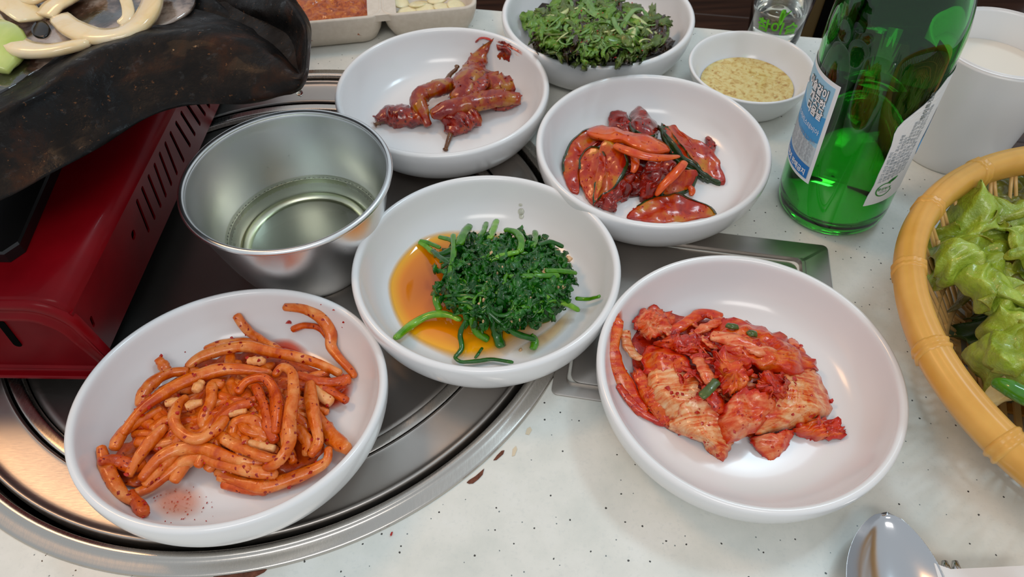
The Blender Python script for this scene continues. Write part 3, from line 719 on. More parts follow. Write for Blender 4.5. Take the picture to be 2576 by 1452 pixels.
for k, tx in enumerate(LONG):
    zs = z0b + .0155 + .0006 * k; a = edge_a(zs) + (.0028 + .0022 * k) / BR; ze = zs
    while ze < z1b - .004 and edge_a(ze) < a - .0015 / BR: ze += .001
    nch = max(4, int((ze - zs) / .0019)); text_on('small_print', tx[:nch], .0021, bfr, BR + .0006, a, zs, M['ink_grey'], bl, rot=pi / 2, bold=.00003, align='LEFT')
a, z = ah(2222, 475)
ringp = [(cos(t) * .0042, sin(t) * .0042) for t in [0.9 + i * 5.3 / 30 for i in range(31)]]
V = []; F = []
for i, (x, y) in enumerate(ringp):
    for k in (.93, 1.09): V.append(cyl_pt(bfr, BR + .0006, a + x * k / BR, z + y * k))
for i in range(30): F.append((2 * i, 2 * i + 1, 2 * i + 3, 2 * i + 2))
mk('recycling_ring', V, F, M['ink_green'], bl, smooth=False)
text_on('recycling_text', '환경부계', .0021, bfr, BR + .0006, a, z - .0002, M['ink_green'], bl, bold=.00005)
text_on('recycling_text', '공병보증', .0012, bfr, BR + .0006, a, z - .0020, M['ink_dark'], bl)
V, F, _, _ = slab(lambda x, y, h: cyl_pt(bfr, BR + .0006 + h, a + x / BR, z + y), [(.0005, .0038), (.0022, .0062), (.0058, .0072), (.0040, .0046)], .0001, 0, 0, 16, 2); mk('leaf_emblem', V, F, M['ink_green'], bl)
a, z = ah(2300, 372); V, F, _, _ = slab(lambda x, y, h: cyl_pt(bfr, BR + .00055 + h, a + x / BR, z + y), [(.004, .0), (.006, .010), (.011, .018), (.022, .010), (.020, -.010), (.009, -.010)], .0001, 0, 0, 24, 2); mk('blue_swirl', V, F, M['ink_mid'], bl)

# ------------------------------------------------------------------ shot glass
sgc = Vector((.1868, .4520, 0)); sg = Frame(sgc)
g = empty('shot_glass', sgc); tag(g, 'clear shot glass with lime green lettering behind the dipping dish', 'glass')
GO = [(0, 0), (.0155, 0), (.0165, .0008), (.0176, .010), (.0200, .035), (.0225, .060), (.0226, .0605)]
GI = [(.0216, .0608), (.0210, .0598), (.0187, .036), (.0166, .014), (.0150, .0100), (0, .0096)]
v, f = lathe(GO + GI, sg, 96); mk('glass_body', v, f, M['clear_glass'], g)
v, f = lathe([(0, .0099), (.0148, .0103), (.0162, .0140), (.0178, .0300), (.01815, .0333), (.0175, .0329), (0, .0328)], sg, 64)
tag(mk('drink', v, f, M['clear_liquid']), 'clear drink in the shot glass behind the dipping dish', 'drink')
def cone_pt(c, a, z, off=.0003): return cyl_pt(c, .0165 + (z) * .1 + off, a, z)
acam = atan2(-.42, -.10)
gx, gz = cyl_hit(1955, 70, sg, .0185)
def glass_text(s, size, a0, z0, bold):
    V, F = text_mesh(s, size, 'CENTER', bold); return [cone_pt(sg, a0 + x / .0185, z0 + y) for x, y in V], F
v, f = glass_text('참이슬', .0098, gx, gz - .0035, .00025); mk('lettering', v, f, M['ink_lime'], g, smooth=False)
bx, bz = cyl_hit(1968, 40, sg, .0190)
v, f = slab(lambda x, y, h: cone_pt(sg, bx + x / .0190, bz + y, .0003 + h), [(-.0012, -.0055), (-.0014, .004), (.0, .0055), (.0014, .004), (.0010, -.0055)], .0001, 0, 0, 20, 2)[:2]; mk('sprout_emblem', v, f, M['ink_lime'], g)
v, f = slab(lambda x, y, h: cone_pt(sg, bx + x / .0190, bz + y, .0003 + h), [(.0014, -.001), (.0022, .001), (.0046, .0050), (.0030, .0042), (.0016, .0012)], .0001, 0, 0, 16, 2)[:2]; mk('sprout_emblem', v, f, M['ink_lime'], g)

# ------------------------------------------------------------------ white cup
cc = Vector((.2700, .3435, 0)); cf = Frame(cc)
CO = [(0, .002), (.026, .0015), (.0285, 0), (.0300, .0015), (.0312, .010), (.0335, .045), (.0349, .069), (.0349, .0702)]
CI = [(.0343, .0709), (.0334, .0708), (.0329, .0695), (.0314, .045), (.0295, .012), (.027, .006), (0, .005)]
v, f = lathe(smooth_prof(CO, 3) + smooth_prof(CI, 3), cf, 96)
tag(mk('cup', v, f, M['white']), 'tall white cup of cloudy drink behind the green bottle', 'cup')
v, f = lathe([(0, .0530), (.026, .0530), (.0318, .0532)], cf, 96); tag(mk('cloudy_drink', v, f, M['makgeolli']), 'cloudy off-white drink in the tall white cup', 'drink')

# ------------------------------------------------------------------ compartment tray
ty = P(950, 72); TU = Vector((.995, .10, 0)).normalized(); TV = Vector((-TU.y, TU.x, 0))
e0 = P(790, 96); e1 = P(1165, 60); TU = (e1 - e0).normalized(); TV = Vector((-TU.y, TU.x, 0))
to = Vector((e0.x, e0.y, 0))
tr = empty('divided_tray', to); tag(tr, 'cream plastic divided tray with red paste and sliced garlic', 'tray')
tlen = (e1 - e0).length
def rr(u0, u1, v0, v1, r, z, n=6):
    o = []
    for (cu, cv, a0) in ((u1 - r, v0 + r, -pi / 2), (u1 - r, v1 - r, 0), (u0 + r, v1 - r, pi / 2), (u0 + r, v0 + r, pi)):
        for i in range(n + 1): a = a0 + pi / 2 * i / n; o.append(to + TU * (cu + r * cos(a)) + TV * (cv + r * sin(a)) + Vector((0, 0, z)))
    return o
wn = tlen * .40                                  # notch position
TZ = .0235
nU = (P(978, 70) - to).dot(TU)                    # gap between the two compartments in view
u_r = (P(1203, 18, TZ) - to).dot(TU); v_f = (P(960, 40, TZ) - to).dot(TV)
TD = .085
def comp(u0, u1):
    L = [rr(u0 + .011, u1 - .011, v_f + .009, TD - .009, .010, .0), rr(u0 + .006, u1 - .006, v_f + .005, TD - .005, .011, .002), rr(u0 + .0028, u1 - .0028, v_f + .0022, TD - .0022, .011, .009), rr(u0 + .0008, u1 - .0008, v_f + .0006, TD - .0006, .010, .017), rr(u0, u1, v_f, TD, .010, TZ - .001),
         rr(u0 + .0006, u1 - .0006, v_f + .0006, TD - .0006, .0095, TZ), rr(u0 + .0022, u1 - .0022, v_f + .0022, TD - .0022, .009, TZ), rr(u0 + .003, u1 - .003, v_f + .003, TD - .003, .009, TZ - .001), rr(u0 + .005, u1 - .005, v_f + .005, TD - .005, .008, .008), rr(u0 + .010, u1 - .010, v_f + .009, TD - .009, .006, .004)]
    V = []; F = []; m = len(L[0])
    for q in L: V += q
    for k in range(len(L) - 1):
        for i in range(m): j = (i + 1) % m; F.append((k * m + i, k * m + j, (k + 1) * m + j, (k + 1) * m + i))
    F.append(tuple(range(m))[::-1]); F.append(tuple(range((len(L) - 1) * m, len(L) * m)))
    return V, F
u_mid = (P(960, 30, TZ) - to).dot(TU)
v, f = comp(u_mid - .0005, u_r); mk('compartment', v, f, M['cream'], tr, sharp=60)
v, f = comp(u_mid - .085, u_mid + .0005); mk('compartment', v, f, M['cream'], tr, sharp=60)
v, f = box(u_mid - .010, u_mid + .010, v_f + .0015, TD - .0015, TZ - .005, TZ - .0002, 0, ax=(TU, TV, Vector((0, 0, 1))), o=to); mk('bridge', v, f, M['cream'], tr, smooth=False)
def TP(u, v_, z): return to + TU * u + TV * v_ + Vector((0, 0, z))
v, f, _, _ = slab(lambda x, y, h: TP(x, y, h), [(u_mid - .079, v_f + .006), (u_mid - .04, v_f + .0048), (u_mid - .008, v_f + .006), (u_mid - .0055, .03), (u_mid - .008, TD - .008), (u_mid - .078, TD - .008)], .0198, .0165, .010, 64, 22, wr=.0016, wf=230)
tag(mk('soybean_paste', v, f, M['ssamjang']), 'red orange soybean paste in the left compartment of the cream tray', 'paste')
GL = [(u_mid + .0075, v_f + .013, .9, .014), (u_mid + .014, v_f + .010, .3, .019), (u_mid + .024, v_f + .0105, 2.2, .0195), (u_mid + .034, v_f + .0115, .1, .019), (u_mid + .020, v_f + .020, 1.1, .019), (u_mid + .031, v_f + .024, .5, .0195), (u_mid + .010, v_f + .026, 1.9, .0185), (u_mid + .041, v_f + .014, 1.4, .018), (u_mid + .024, v_f + .032, 2.7, .019)]
gl_lab = 'thin pale garlic slice in the right compartment of the cream tray'
for k, (u, v_, a, z) in enumerate(GL):
    hs = random.uniform(-.15, .35); hx = random.uniform(-.3, .3)
    pts = [(cos(t) * .0095 * (1 if cos(t) > 0 else .8), sin(t) * .0066) for t in [i * pi / 5 for i in range(10)]]
    u = u_mid + (u - u_mid) * 1.3
    V, F, s_, _ = slab(lambda x, y, h: TP(u + x * cos(a) - y * sin(a), v_ + x * sin(a) + y * cos(a), z + h + y * hs + x * hx), pts, .0005, 0, .0016, 28, 4)
    tag(mk('garlic_slice', V, F, M['garlic']), gl_lab, 'garlic', 'garlic slices in the tray')

# ------------------------------------------------------------------ portable gas stove
sd = (P(545, 265, .012) - P(257, 900, .012)).normalized(); sd.z = 0; sd.normalize()
iw = Vector((-sd.y, sd.x, 0))                     # inward (to the left)
B0 = P(252, 930, .010)
C0 = P(186, 778, .054); C0 = C0 - sd * (C0 - B0).dot(sd)
C0 = C0 + sd * 0
SL = .285
stv = empty('gas_stove', B0 + iw * .15 + sd * .14 + Vector((0, 0, -.017))); tag(stv, 'dark red enamelled portable gas stove with a row of vent slots', 'stove')
Nn = sd.cross((C0 - B0).normalized())
def side_st(px, py):
    d = ray(px, py); t = (B0 - EYE).dot(Nn) / d.dot(Nn); p = EYE + d * t - B0
    up = (C0 - B0); k = p.z / up.z; return (p - up * k).dot(sd), k
def side_pt(s, k, off=0): return B0 + sd * s + (C0 - B0) * k + Nn * off * (1 if Nn.dot(iw) < 0 else -1)
def panel_with_holes(outline, holes, th):
    bm = bmesh.new(); 
    for loop in [outline] + holes:
        vs_ = [bm.verts.new((a, b, 0)) for a, b in loop]
        for i in range(len(vs_)): bm.edges.new((vs_[i], vs_[(i + 1) % len(vs_)]))
    bmesh.ops.triangle_fill(bm, use_beauty=True, use_dissolve=False, edges=bm.edges[:])
    bm.verts.index_update(); V = [(v_.co.x, v_.co.y) for v_ in bm.verts]; F = [tuple(v_.index for v_ in q.verts) for q in bm.faces]; bm.free()
    n = len(V); W = [side_pt(a, b) for a, b in V] + [side_pt(a, b, -th) for a, b in V]
    FF = F + [tuple(i + n for i in reversed(q)) for q in F]; k = 0
    for loop in [outline] + holes:
        m = len(loop)
        for i in range(m): a, b = k + i, k + (i + 1) % m; FF.append((a, a + n, b + n, b))
        k += m
    return W, FF
def capsule(p, q, r, n=5):
    (s0_, k0), (s1, k1) = side_st(*p), side_st(*q); kk = (C0 - B0).length
    a = Vector((s0_, k0 * kk)); b = Vector((s1, k1 * kk)); d = (b - a).normalized(); e_ = Vector((-d.y, d.x)); o = []
    for c, s_ in ((b, 1), (a, -1)):
        for i in range(n + 1):
            t = -pi / 2 + pi * i / n; v_ = c + (d * cos(t) + e_ * sin(t)) * r * s_; o.append((v_.x, v_.y / kk))
    return o
slots = [((345, 506), (374, 580)), ((358, 474), (389, 548)), ((374, 444), (404, 518)), ((389, 415), (417, 492)), ((402, 387), (431, 463)), ((416, 361), (445, 436)), ((429, 335), (462, 404)), ((443, 309), (478, 366)), ((456, 284), (490, 338)), ((470, 262), (503, 312)), ((485, 244), (516, 288)), ((499, 228), (527, 268)), ((512, 212), (540, 250))]
holes = [capsule(a, b, .00125) for a, b in slots] + [capsule((335, 588), (337, 594), .0021), capsule((229, 800), (236, 818), .0010)]
ol = [(0, 0), (SL, 0), (SL, 1), (0, 1)]
v, f = panel_with_holes(ol, holes, .001); mk('vent_panel', v, f, M['red'], stv, smooth=False)
# top shell, swept
def prof_at(ins=0):
    pr = [(0, 0), (.0005, .0030), (.0022, .0060), (.0060, .0082), (.0120, .0090), (.30, .0090)]
    return [C0 + iw * (d + ins * (1 if i < 6 else 0)) + Vector((0, 0, z - ins)) for i, (d, z) in enumerate(pr)]
V = []; F = []
rows = [(-.0, .0022), (.0006, .0008), (.0022, 0), (SL - .002, 0), (SL, .0015)]
for s_, ins in rows: V += [p + sd * s_ for p in prof_at(ins)]
m = 6
for k in range(len(rows) - 1):
    for i in range(m - 1): F.append((k * m + i, k * m + i + 1, (k + 1) * m + i + 1, (k + 1) * m + i))
mk('top_shell', V, F, M['red'], stv, sharp=70)
# front plate with a raised arched field, an outer bead and a bottom flange
def fp(d, z, off): return C0 + iw * d + Vector((0, 0, z - C0.z)) - sd * off
def arch(ins, zlow, off, rad):
    pts = []; top = C0.z + .0088 - ins
    pts.append((ins * .8 - .004 if ins < .004 else ins * .75 - .006, zlow))
    n = 10
    for i in range(n + 1):
        a = pi / 2 * i / n; pts.append((ins * .75 - .001 + rad * (1 - cos(a)), top - rad + rad * sin(a)))
    pts.append((.30, top)); pts.append((.30, zlow)); return [fp(d, z, off) for d, z in pts]
def loftl(L, cap=True):
    V = []; F = []; m = len(L[0])
    for q in L: V += q
    for k in range(len(L) - 1):
        for i in range(m): j = (i + 1) % m; F.append((k * m + i, k * m + j, (k + 1) * m + j, (k + 1) * m + i))
    if cap: F.append(tuple(range((len(L) - 1) * m, len(L) * m)))
    return V, F
zb = .010
v, f = loftl([arch(.0005, zb, -.002, .016), arch(.0005, zb, .0005, .016), arch(.0022, zb, .0020, .016), arch(.0045, zb + .001, .0020, .016), arch(.0062, zb + .002, .0006, .016), arch(.0080, zb + .003, .0008, .016), arch(.0094, zb + .0036, .0022, .015), arch(.0112, zb + .0046, .0026, .014), arch(.0125, zb + .0052, .0012, .013)])
mk('front_plate', v, f, M['red'], stv, sharp=60)
v, f = box(-.004, .30, -.0045, .004, .0085, .0102, .0006, ax=(iw, sd, Vector((0, 0, 1))), o=Vector((B0.x, B0.y, 0)) + iw * .003); mk('bottom_flange', v, f, M['red'], stv, smooth=False)
a = P(0, 805, .03); 
def front_hit(px, py):
    d = ray(px, py); t = (C0 - sd * .0013 - EYE).dot(sd) / d.dot(sd); return EYE + d * t
p0, p1 = front_hit(2, 812), front_hit(44, 866); dd = (p1 - p0).normalized(); ee = dd.cross(sd).normalized()
V = []
for c, s_ in ((p1, 1), (p0, -1)):
    for i in range(7): t = -pi / 2 + pi * i / 6; V.append(c + (dd * cos(t) + ee * sin(t)) * .0018 * s_)
mk('front_slot', V + [p_ - sd * .0002 for p_ in V], [tuple(range(14)), tuple(range(27, 13, -1))], M['gap'], stv, smooth=False)
v, f = box(.004, .29, .004, SL - .004, .008, .050, 0, ax=(iw, sd, Vector((0, 0, 1))), o=Vector((B0.x, B0.y, 0))); mk('inner_shell', v, f, M['gap'], stv, smooth=False)
for s_, d_ in ((.02, .02), (.26, .02), (.02, .28), (.26, .28)):
    fz = -.0066 if d_ < .1 else .0003
    v, f = lathe([(0, 0), (.008, 0), (.009, .002), (.009, .0104 - fz), (0, .0104 - fz)], Frame(Vector((B0.x, B0.y, fz)) + iw * d_ + sd * s_), 24); mk('foot', v, f, M['darkvinyl'], stv)
# black drip tray / pan support with a cut corner
tz = C0.z + .0092
cp = P(30, 637, tz + .006)
dt = [cp + iw * a + sd * b for a, b in ((0, .006), (.004, 0), (.20, 0), (.20, .2), (.03, .2), (.012, .10))]
dt = [Vector((p_.x, p_.y, 0)) for p_ in dt]
def prism(pts, z0, z1, bev=.001):
    n = len(pts); c = sum(pts, Vector()) / n
    V = [p_ + Vector((0, 0, z0)) for p_ in pts] + [p_ + Vector((0, 0, z1 - bev)) for p_ in pts] + [p_ + (c - p_).normalized() * bev + Vector((0, 0, z1)) for p_ in pts]
    F = [tuple(range(n))[::-1]]
    for k in (0, 1):
        for i in range(n): j = (i + 1) % n; F.append((k * n + i, k * n + j, (k + 1) * n + j, (k + 1) * n + i))
    F.append(tuple(range(2 * n, 3 * n))); return V, F
v, f = prism(dt, tz, tz + .006); mk('pan_support', v, f, M['black_enamel'], stv, sharp=30)
v, f = lathe([(0, 0), (.05, 0), (.055, .004), (.055, .026), (.05, .0275), (.0, .0275)], Frame(Vector((0, 0, tz)) + Vector((B0.x, B0.y, 0)) + iw * .14 + sd * .16), 48); mk('burner', v, f, M['black_enamel'], stv)

# ------------------------------------------------------------------ griddle pan
def polyP(pts, n=60):
    return spline([P(x, y, z) for x, y, z in pts], n)
def zz(pts, z): return [(x, y, z if not isinstance(z, (list, tuple)) else z[i]) for i, (x, y) in enumerate(pts)]
Lb = zz([(-420, 640), (-200, 570), (0, 505), (130, 436), (250, 372), (360, 302), (440, 272), (520, 262), (620, 262), (700, 246), (742, 236), (764, 214), (776, 150), (780, 100), (778, 62), (762, 25), (740, -5), (700, -60), (660, -150)], [.100] * 9 + [.101, .102, .103, .107, .110, .112, .113, .113, .112, .11])
L1 = zz([(-420, 560), (-200, 480), (0, 412), (120, 352), (240, 292), (345, 242), (430, 222), (520, 224), (622, 240), (700, 232), (744, 226), (764, 205), (774, 150), (778, 102), (775, 66), (758, 30), (736, 0), (696, -55), (655, -145)], [.1045] * 9 + [.105, .106, .108, .112, .115, .118, .1195, .120, .119, .117])
L2 = zz([(-420, 475), (-200, 390), (0, 325), (112, 262), (228, 202), (335, 158), (430, 140), (530, 148), (628, 172), (706, 188), (752, 204), (764, 190), (768, 148), (770, 104), (766, 70), (750, 36), (728, 4), (690, -50), (648, -140)], [.1115] * 8 + [.111, .110, .1095, .111, .115, .118, .121, .1225, .123, .122, .120])
L3 = zz([(-420, 425), (-200, 345), (0, 282), (108, 218), (212, 152), (318, 108), (430, 84), (540, 88), (640, 116), (708, 152), (752, 188), (756, 176), (760, 140), (762, 104), (756, 74), (738, 42), (716, 8), (676, -45), (632, -135)], [.1155] * 8 + [.1135, .1115, .1085, .109, .112, .115, .118, .120, .121, .120, .118])
L4 = zz([(-420, 410), (-200, 328), (0, 262), (104, 198), (204, 134), (308, 92), (430, 70), (546, 72), (650, 102), (712, 142), (750, 180), (750, 164), (745, 130), (735, 100), (720, 76), (690, 50), (655, 24), (620, -30), (570, -120)], [.1120] * 8 + [.1095, .1075, .1060, .1060, .1065, .1075, .1085, .110, .111, .111, .110])
L5 = zz([(-420, 380), (-200, 300), (0, 236), (98, 172), (194, 112), (300, 76), (430, 52), (556, 56), (656, 92), (712, 134), (746, 172), (738, 152), (715, 122), (690, 98), (660, 76), (620, 48), (560, 15), (520, -40), (480, -120)], [.1065] * 8 + [.104, .101, .0995, .099, .099, .099, .0995, .1, .1, .1, .1])
L6 = zz([(-300, 250), (-100, 200), (20, 150), (100, 110), (180, 70), (290, 40), (400, 22), (520, 30), (600, 60), (640, 84), (680, 118), (676, 110), (640, 86), (610, 70), (580, 52), (540, 26), (500, -10), (460, -60), (430, -130)], [.1045] * 7 + [.104, .102, .1, .099, .099, .0985, .099, .1, .1015, .1025, .1035, .104])
L7 = zz([(-100, -100)] * 4 + [(60, -60)] * 4 + [(250, -60)] * 5 + [(300, -90)] * 6, [.1045] * 19)
NP = 110
loops = [polyP(L, NP) for L in (Lb, L1, L2, L3, L4, L5, L6)]
c7 = P(140, -60, .1045); loops.append([l.lerp(Vector((c7.x, c7.y, .1045)), .97) for l in loops[-1]])
bot = [Vector((p_.x, p_.y, p_.z)) .lerp(Vector((c7.x - .05, c7.y, p_.z)), .06) - Vector((0, 0, .004)) for p_ in loops[0]]
bot2 = [p_.lerp(Vector((c7.x - .05, c7.y, .0925)), .35) for p_ in loops[0]]
for p_ in bot2: p_.z = .0925
bot3 = [p_.lerp(Vector((c7.x - .05, c7.y, .0925)), .98) for p_ in bot2]
allL = [bot3, bot2, bot] + loops
# refine between loops
fine = []
for k in range(len(allL) - 1):
    K = 5 if 3 <= k <= 8 else 2
    for q in range(K):
        t = q / K
        fine.append([Vector(cr(tuple(allL[max(0, k - 1)][i]), tuple(allL[k][i]), tuple(allL[k + 1][i]), tuple(allL[min(len(allL) - 1, k + 2)][i]), t)) if k >= 3 else allL[k][i].lerp(allL[k + 1][i], t) for i in range(NP)])
fine.append(allL[-1])
V = []; F = []
for L in fine:
    for p_ in L:
        n_ = noise.noise(p_ * 55) * .0016 + noise.noise(p_ * 160) * .0004
        V.append(p_ + Vector((0, 0, n_ if p_.z > .1005 else 0)))
for k in range(len(fine) - 1):
    for i in range(NP - 1): F.append((k * NP + i, k * NP + i + 1, (k + 1) * NP + i + 1, (k + 1) * NP + i))
pan = mk('griddle_pan', V, F, M['pan'])
tag(pan, 'thick black greasy griddle pan with a pouring corner, on the red stove', 'pan')
def PZ(z0): return lambda x, y, h: P(x, y, z0 + h)
v, f, _, _ = slab(PZ(.1070), [(-240, 300), (-140, 285), (0, 236), (90, 176), (180, 124), (290, 86), (380, 68), (450, 46), (490, 0), (480, -90), (300, -160), (0, -180), (-200, 0)], .0004, 0, .002, 96, 16, wr=.0006, wf=90)
tag(mk('cooking_fat', v, f, M['fond']), 'milky cooking fat pooled under the onions in the griddle pan', 'oil')
v, f, _, _ = slab(PZ(.1084), [(78, 70), (90, 56), (108, 54), (122, 64), (124, 80), (112, 92), (92, 92), (80, 84)], .0005, 0, .0012, 24, 4, wr=.0004)  # flat black disc, the dark of the drain hole put into its colour
tag(mk('drain_hole_disc', v, f, M['black_enamel']), 'round black disc standing in for the drain hole between the onion slices on the griddle', 'drain hole')
crv = lambda t: (.72 + .28 * sin(pi * min(1, max(0, t))) ** .45)
ON = [
 ([(-40, 30, 8), (-8, 75, 8), (45, 118, 8), (110, 128, 8), (175, 118, 8), (228, 106, 7)], .0078, .0085, 'onion', 'curved onion slice nearest the front rim of the griddle'),
 ([(150, 44, 5), (185, 72, 8), (240, 92, 8), (300, 88, 8), (350, 62, 9), (378, 20, 10), (392, -40, 9)], .0078, .0085, 'onion', 'browned onion slice hooking up towards the back of the griddle'),
 ([(112, 42, 5), (140, 12, 8), (190, -14, 8), (240, -40, 8)], .0085, .006, 'onion', 'short onion slice between the two curved onion slices'),
 ([(50, -14, 7), (85, -2, 8), (125, -16, 8)], .007, .006, 'onion', 'onion slice end cut off by the top edge'),
 ([(-20, -30, 10), (25, 0, 10), (60, 30, 8), (84, 52, 5)], .010, .004, 'onion', 'translucent onion slice lying inside the front onion curve'),
 ([(300, -30, 8), (318, 5, 8), (322, 40, 7), (300, 62, 5)], .0035, .003, 'onion', 'thin onion sliver inside the browned onion slice'),
 ([(-60, 70, 10), (-4, 92, 12), (0, 128, 9), (-30, 170, 6)], .013, .010, 'oniongreen', 'pale green onion wedge at the left edge of the griddle')]
for pts, w_, th_, m_, lab in ON:
    v, f = strand([P(x, y, .1065 + h * .0006) for x, y, h in pts], w_ * 1.6, th_ * .6, 36, 12, crv, 1.0, .35, .06)
    tag(mk('onion_slice', v, f, M[m_]), lab, 'onion')
dp = P(751, 226, .098); v, f = lathe([(0, -.0035), (.0012, -.003), (.0017, -.0015), (.0012, .001), (.0004, .0035), (0, .004)], Frame(dp), 16)
tag(mk('oil_drop', v, f, M['clear_liquid']), 'drop of oil hanging below the pouring corner of the griddle', 'drop')

# ------------------------------------------------------------------ food helpers
def seg_place(dish, pts, h, hb=.0):
    n = len(pts); out = []
    for i, q in enumerate(pts):
        hh = q[2] / 1000 if len(q) > 2 else h
        out.append(dish(q[0], q[1], hh + hb))
    return out
def sc(pts, k, ox, oy): return [(ox + q[0] * k, oy + q[1] * k) + tuple(q[2:]) for q in pts]
FLK = []
def flakes_on(V, n, s=.0007, up=.0003):
    for _ in range(n):
        p = random.choice(V) + Vector((0, 0, up)); k = random.randint(4, 6); r = s * random.uniform(.5, 1.5)
        tl = Vector((random.uniform(-.7, .7), random.uniform(-.7, .7), 1)).normalized(); x_ = tl.orthogonal().normalized(); y_ = tl.cross(x_)
        ring = [p + x_ * cos(2 * pi * i / k) * r * random.uniform(.6, 1.2) + y_ * sin(2 * pi * i / k) * r * random.uniform(.5, 1.1) for i in range(k)]
        top = p + tl * r * .5
        FLK.append(([top] + ring, [(0, 1 + i, 1 + (i + 1) % k) for i in range(k)]))
def puddle(name, dish, poly, mat, hmid, label, cat, seg=64, rings=14, deep=None, pw=1.0):
    V, F, side, E = slab(dish, poly, hmid, .0002, .0001, seg, rings)
    n = len(V) // 2; V = V[:n]; E = E[:n]; F = [q for q in F if max(q) < n]
    dep = [max(0, 1 - e) ** pw for e in E]
    if deep:
        dp_ = dish(*deep, 0); mx = max((v_ - dp_).length for v_ in V)
        dep = [d * .35 + .65 * max(0, 1 - (v_ - dp_).length / mx * 1.25) * min(1, (1 - e) * 5) for d, v_, e in zip(dep, V, E)]
    o = mk(name, V, F, mat, attr={'dep': dep}); tag(o, label, cat); return o

# ------------------------------------------------------------------ seasoned radish (front left bowl)
k1, x1, y1 = 1000 / 1931, 0, 700
puddle('chilli_juice', DA, sc([(1300, 300), (1400, 290), (1480, 330), (1510, 380), (1440, 400), (1330, 380), (1260, 340)], k1, x1, y1), M['chillioil'], .0012, 'bright red chilli juice behind the radish strips', 'sauce')
puddle('chilli_juice', DA, sc([(1040, 940), (1180, 990), (1380, 990), (1500, 940), (1600, 860), (1600, 930), (1480, 1010), (1340, 1050), (1180, 1060), (1060, 1010)], k1, x1, y1), M['chillioil'], .0010, 'orange chilli juice along the front edge of the radish strips', 'sauce')
puddle('chilli_juice', DA, sc([(1540, 590), (1600, 520), (1700, 480), (1720, 530), (1690, 600), (1620, 640), (1560, 640)], k1, x1, y1), M['chillioil'], .0010, 'orange chilli juice under the right ends of the radish strips', 'sauce')
puddle('chilli_smear', DA, sc([(730, 1010), (850, 980), (960, 1000), (1010, 1070), (990, 1140), (900, 1180), (780, 1170), (710, 1110)], k1, x1, y1), M['smear'], .0004, 'pale speckled chilli smear on the front floor of the radish bowl', 'smear')
v, f, _, _ = slab(DA, sc([(560, 900), (640, 740), (760, 560), (960, 420), (1250, 340), (1500, 420), (1620, 520), (1560, 700), (1560, 850), (1400, 960), (1100, 960), (900, 880), (760, 980), (640, 1020)], k1, x1, y1), .0055, .0008, .002, 72, 14, wr=.0022, wf=160)
tag(mk('radish_strip', v, f, M['radish_red']), 'matted red radish strips at the bottom of the heap', 'radish', kind='stuff')
RS = [
 ([(1375, 142, 3), (1480, 152, 3), (1560, 195, 4), (1605, 265, 4), (1610, 335, 4), (1645, 385, 4), (1700, 445, 3), (1725, 482, 2)], 4.6, 'radish', 'lone hooked radish strip climbing the back right wall of the bowl'),
 ([(1415, 252, 3), (1480, 230, 3), (1555, 245, 4), (1600, 300, 4)], 3.0, 'radish_red', 'short thin radish strip forking off the lone hooked strip'),
 ([(1145, 175, 4), (1200, 250, 5), (1285, 315, 9), (1365, 362, 9)], 4.6, 'radish', 'straight radish strip sticking out at the back of the heap'),
 ([(765, 390, 5), (790, 420, 6), (812, 455, 6)], 4.4, 'radish', 'short radish stub sticking up at the back left of the heap'),
 ([(1530, 655, 8), (1575, 725, 6), (1625, 785, 5), (1690, 832, 4)], 6.0, 'radish', 'thick radish strip end pointing right against the bowl wall'),
 ([(490, 815, 5), (505, 890, 4), (540, 970, 3), (590, 1045, 3), (650, 1090, 3)], 4.8, 'radish', 'radish strip curving down the left edge of the heap'),
 ([(630, 1040, 4), (668, 1095, 3.5), (705, 1150, 2.5)], 4.4, 'radish_red', 'red frayed radish end nearest the front of the bowl'),
 ([(480, 890, 6), (560, 888, 7), (650, 915, 7), (710, 900, 6)], 4.8, 'radish_red', 'radish strip crossing the left tip of the heap'),
 ([(1100, 672, 17), (1040, 742, 17), (960, 782, 17), (885, 755, 17), (845, 690, 18), (865, 615, 17), (905, 580, 15)], 4.8, 'radish', 'large looped radish strip in the middle of the heap'),
 ([(1330, 480, 17), (1370, 432, 19), (1418, 460, 20), (1425, 560, 20), (1405, 690, 20), (1405, 800, 18), (1350, 895, 14), (1280, 925, 10)], 4.6, 'radish', 'long radish strip hanging down the right of the heap'),
 ([(1470, 478, 9), (1540, 555, 8), (1615, 608, 6)], 4.6, 'radish_pale', 'yellowish radish strip among the right ends of the heap'),
 ([(1595, 820, 8), (1585, 890, 6), (1490, 945, 5), (1370, 988, 4), (1270, 1012, 4), (1150, 985, 4), (1045, 935, 5)], 4.8, 'radish', 'long radish strip bordering the front of the heap'),
]
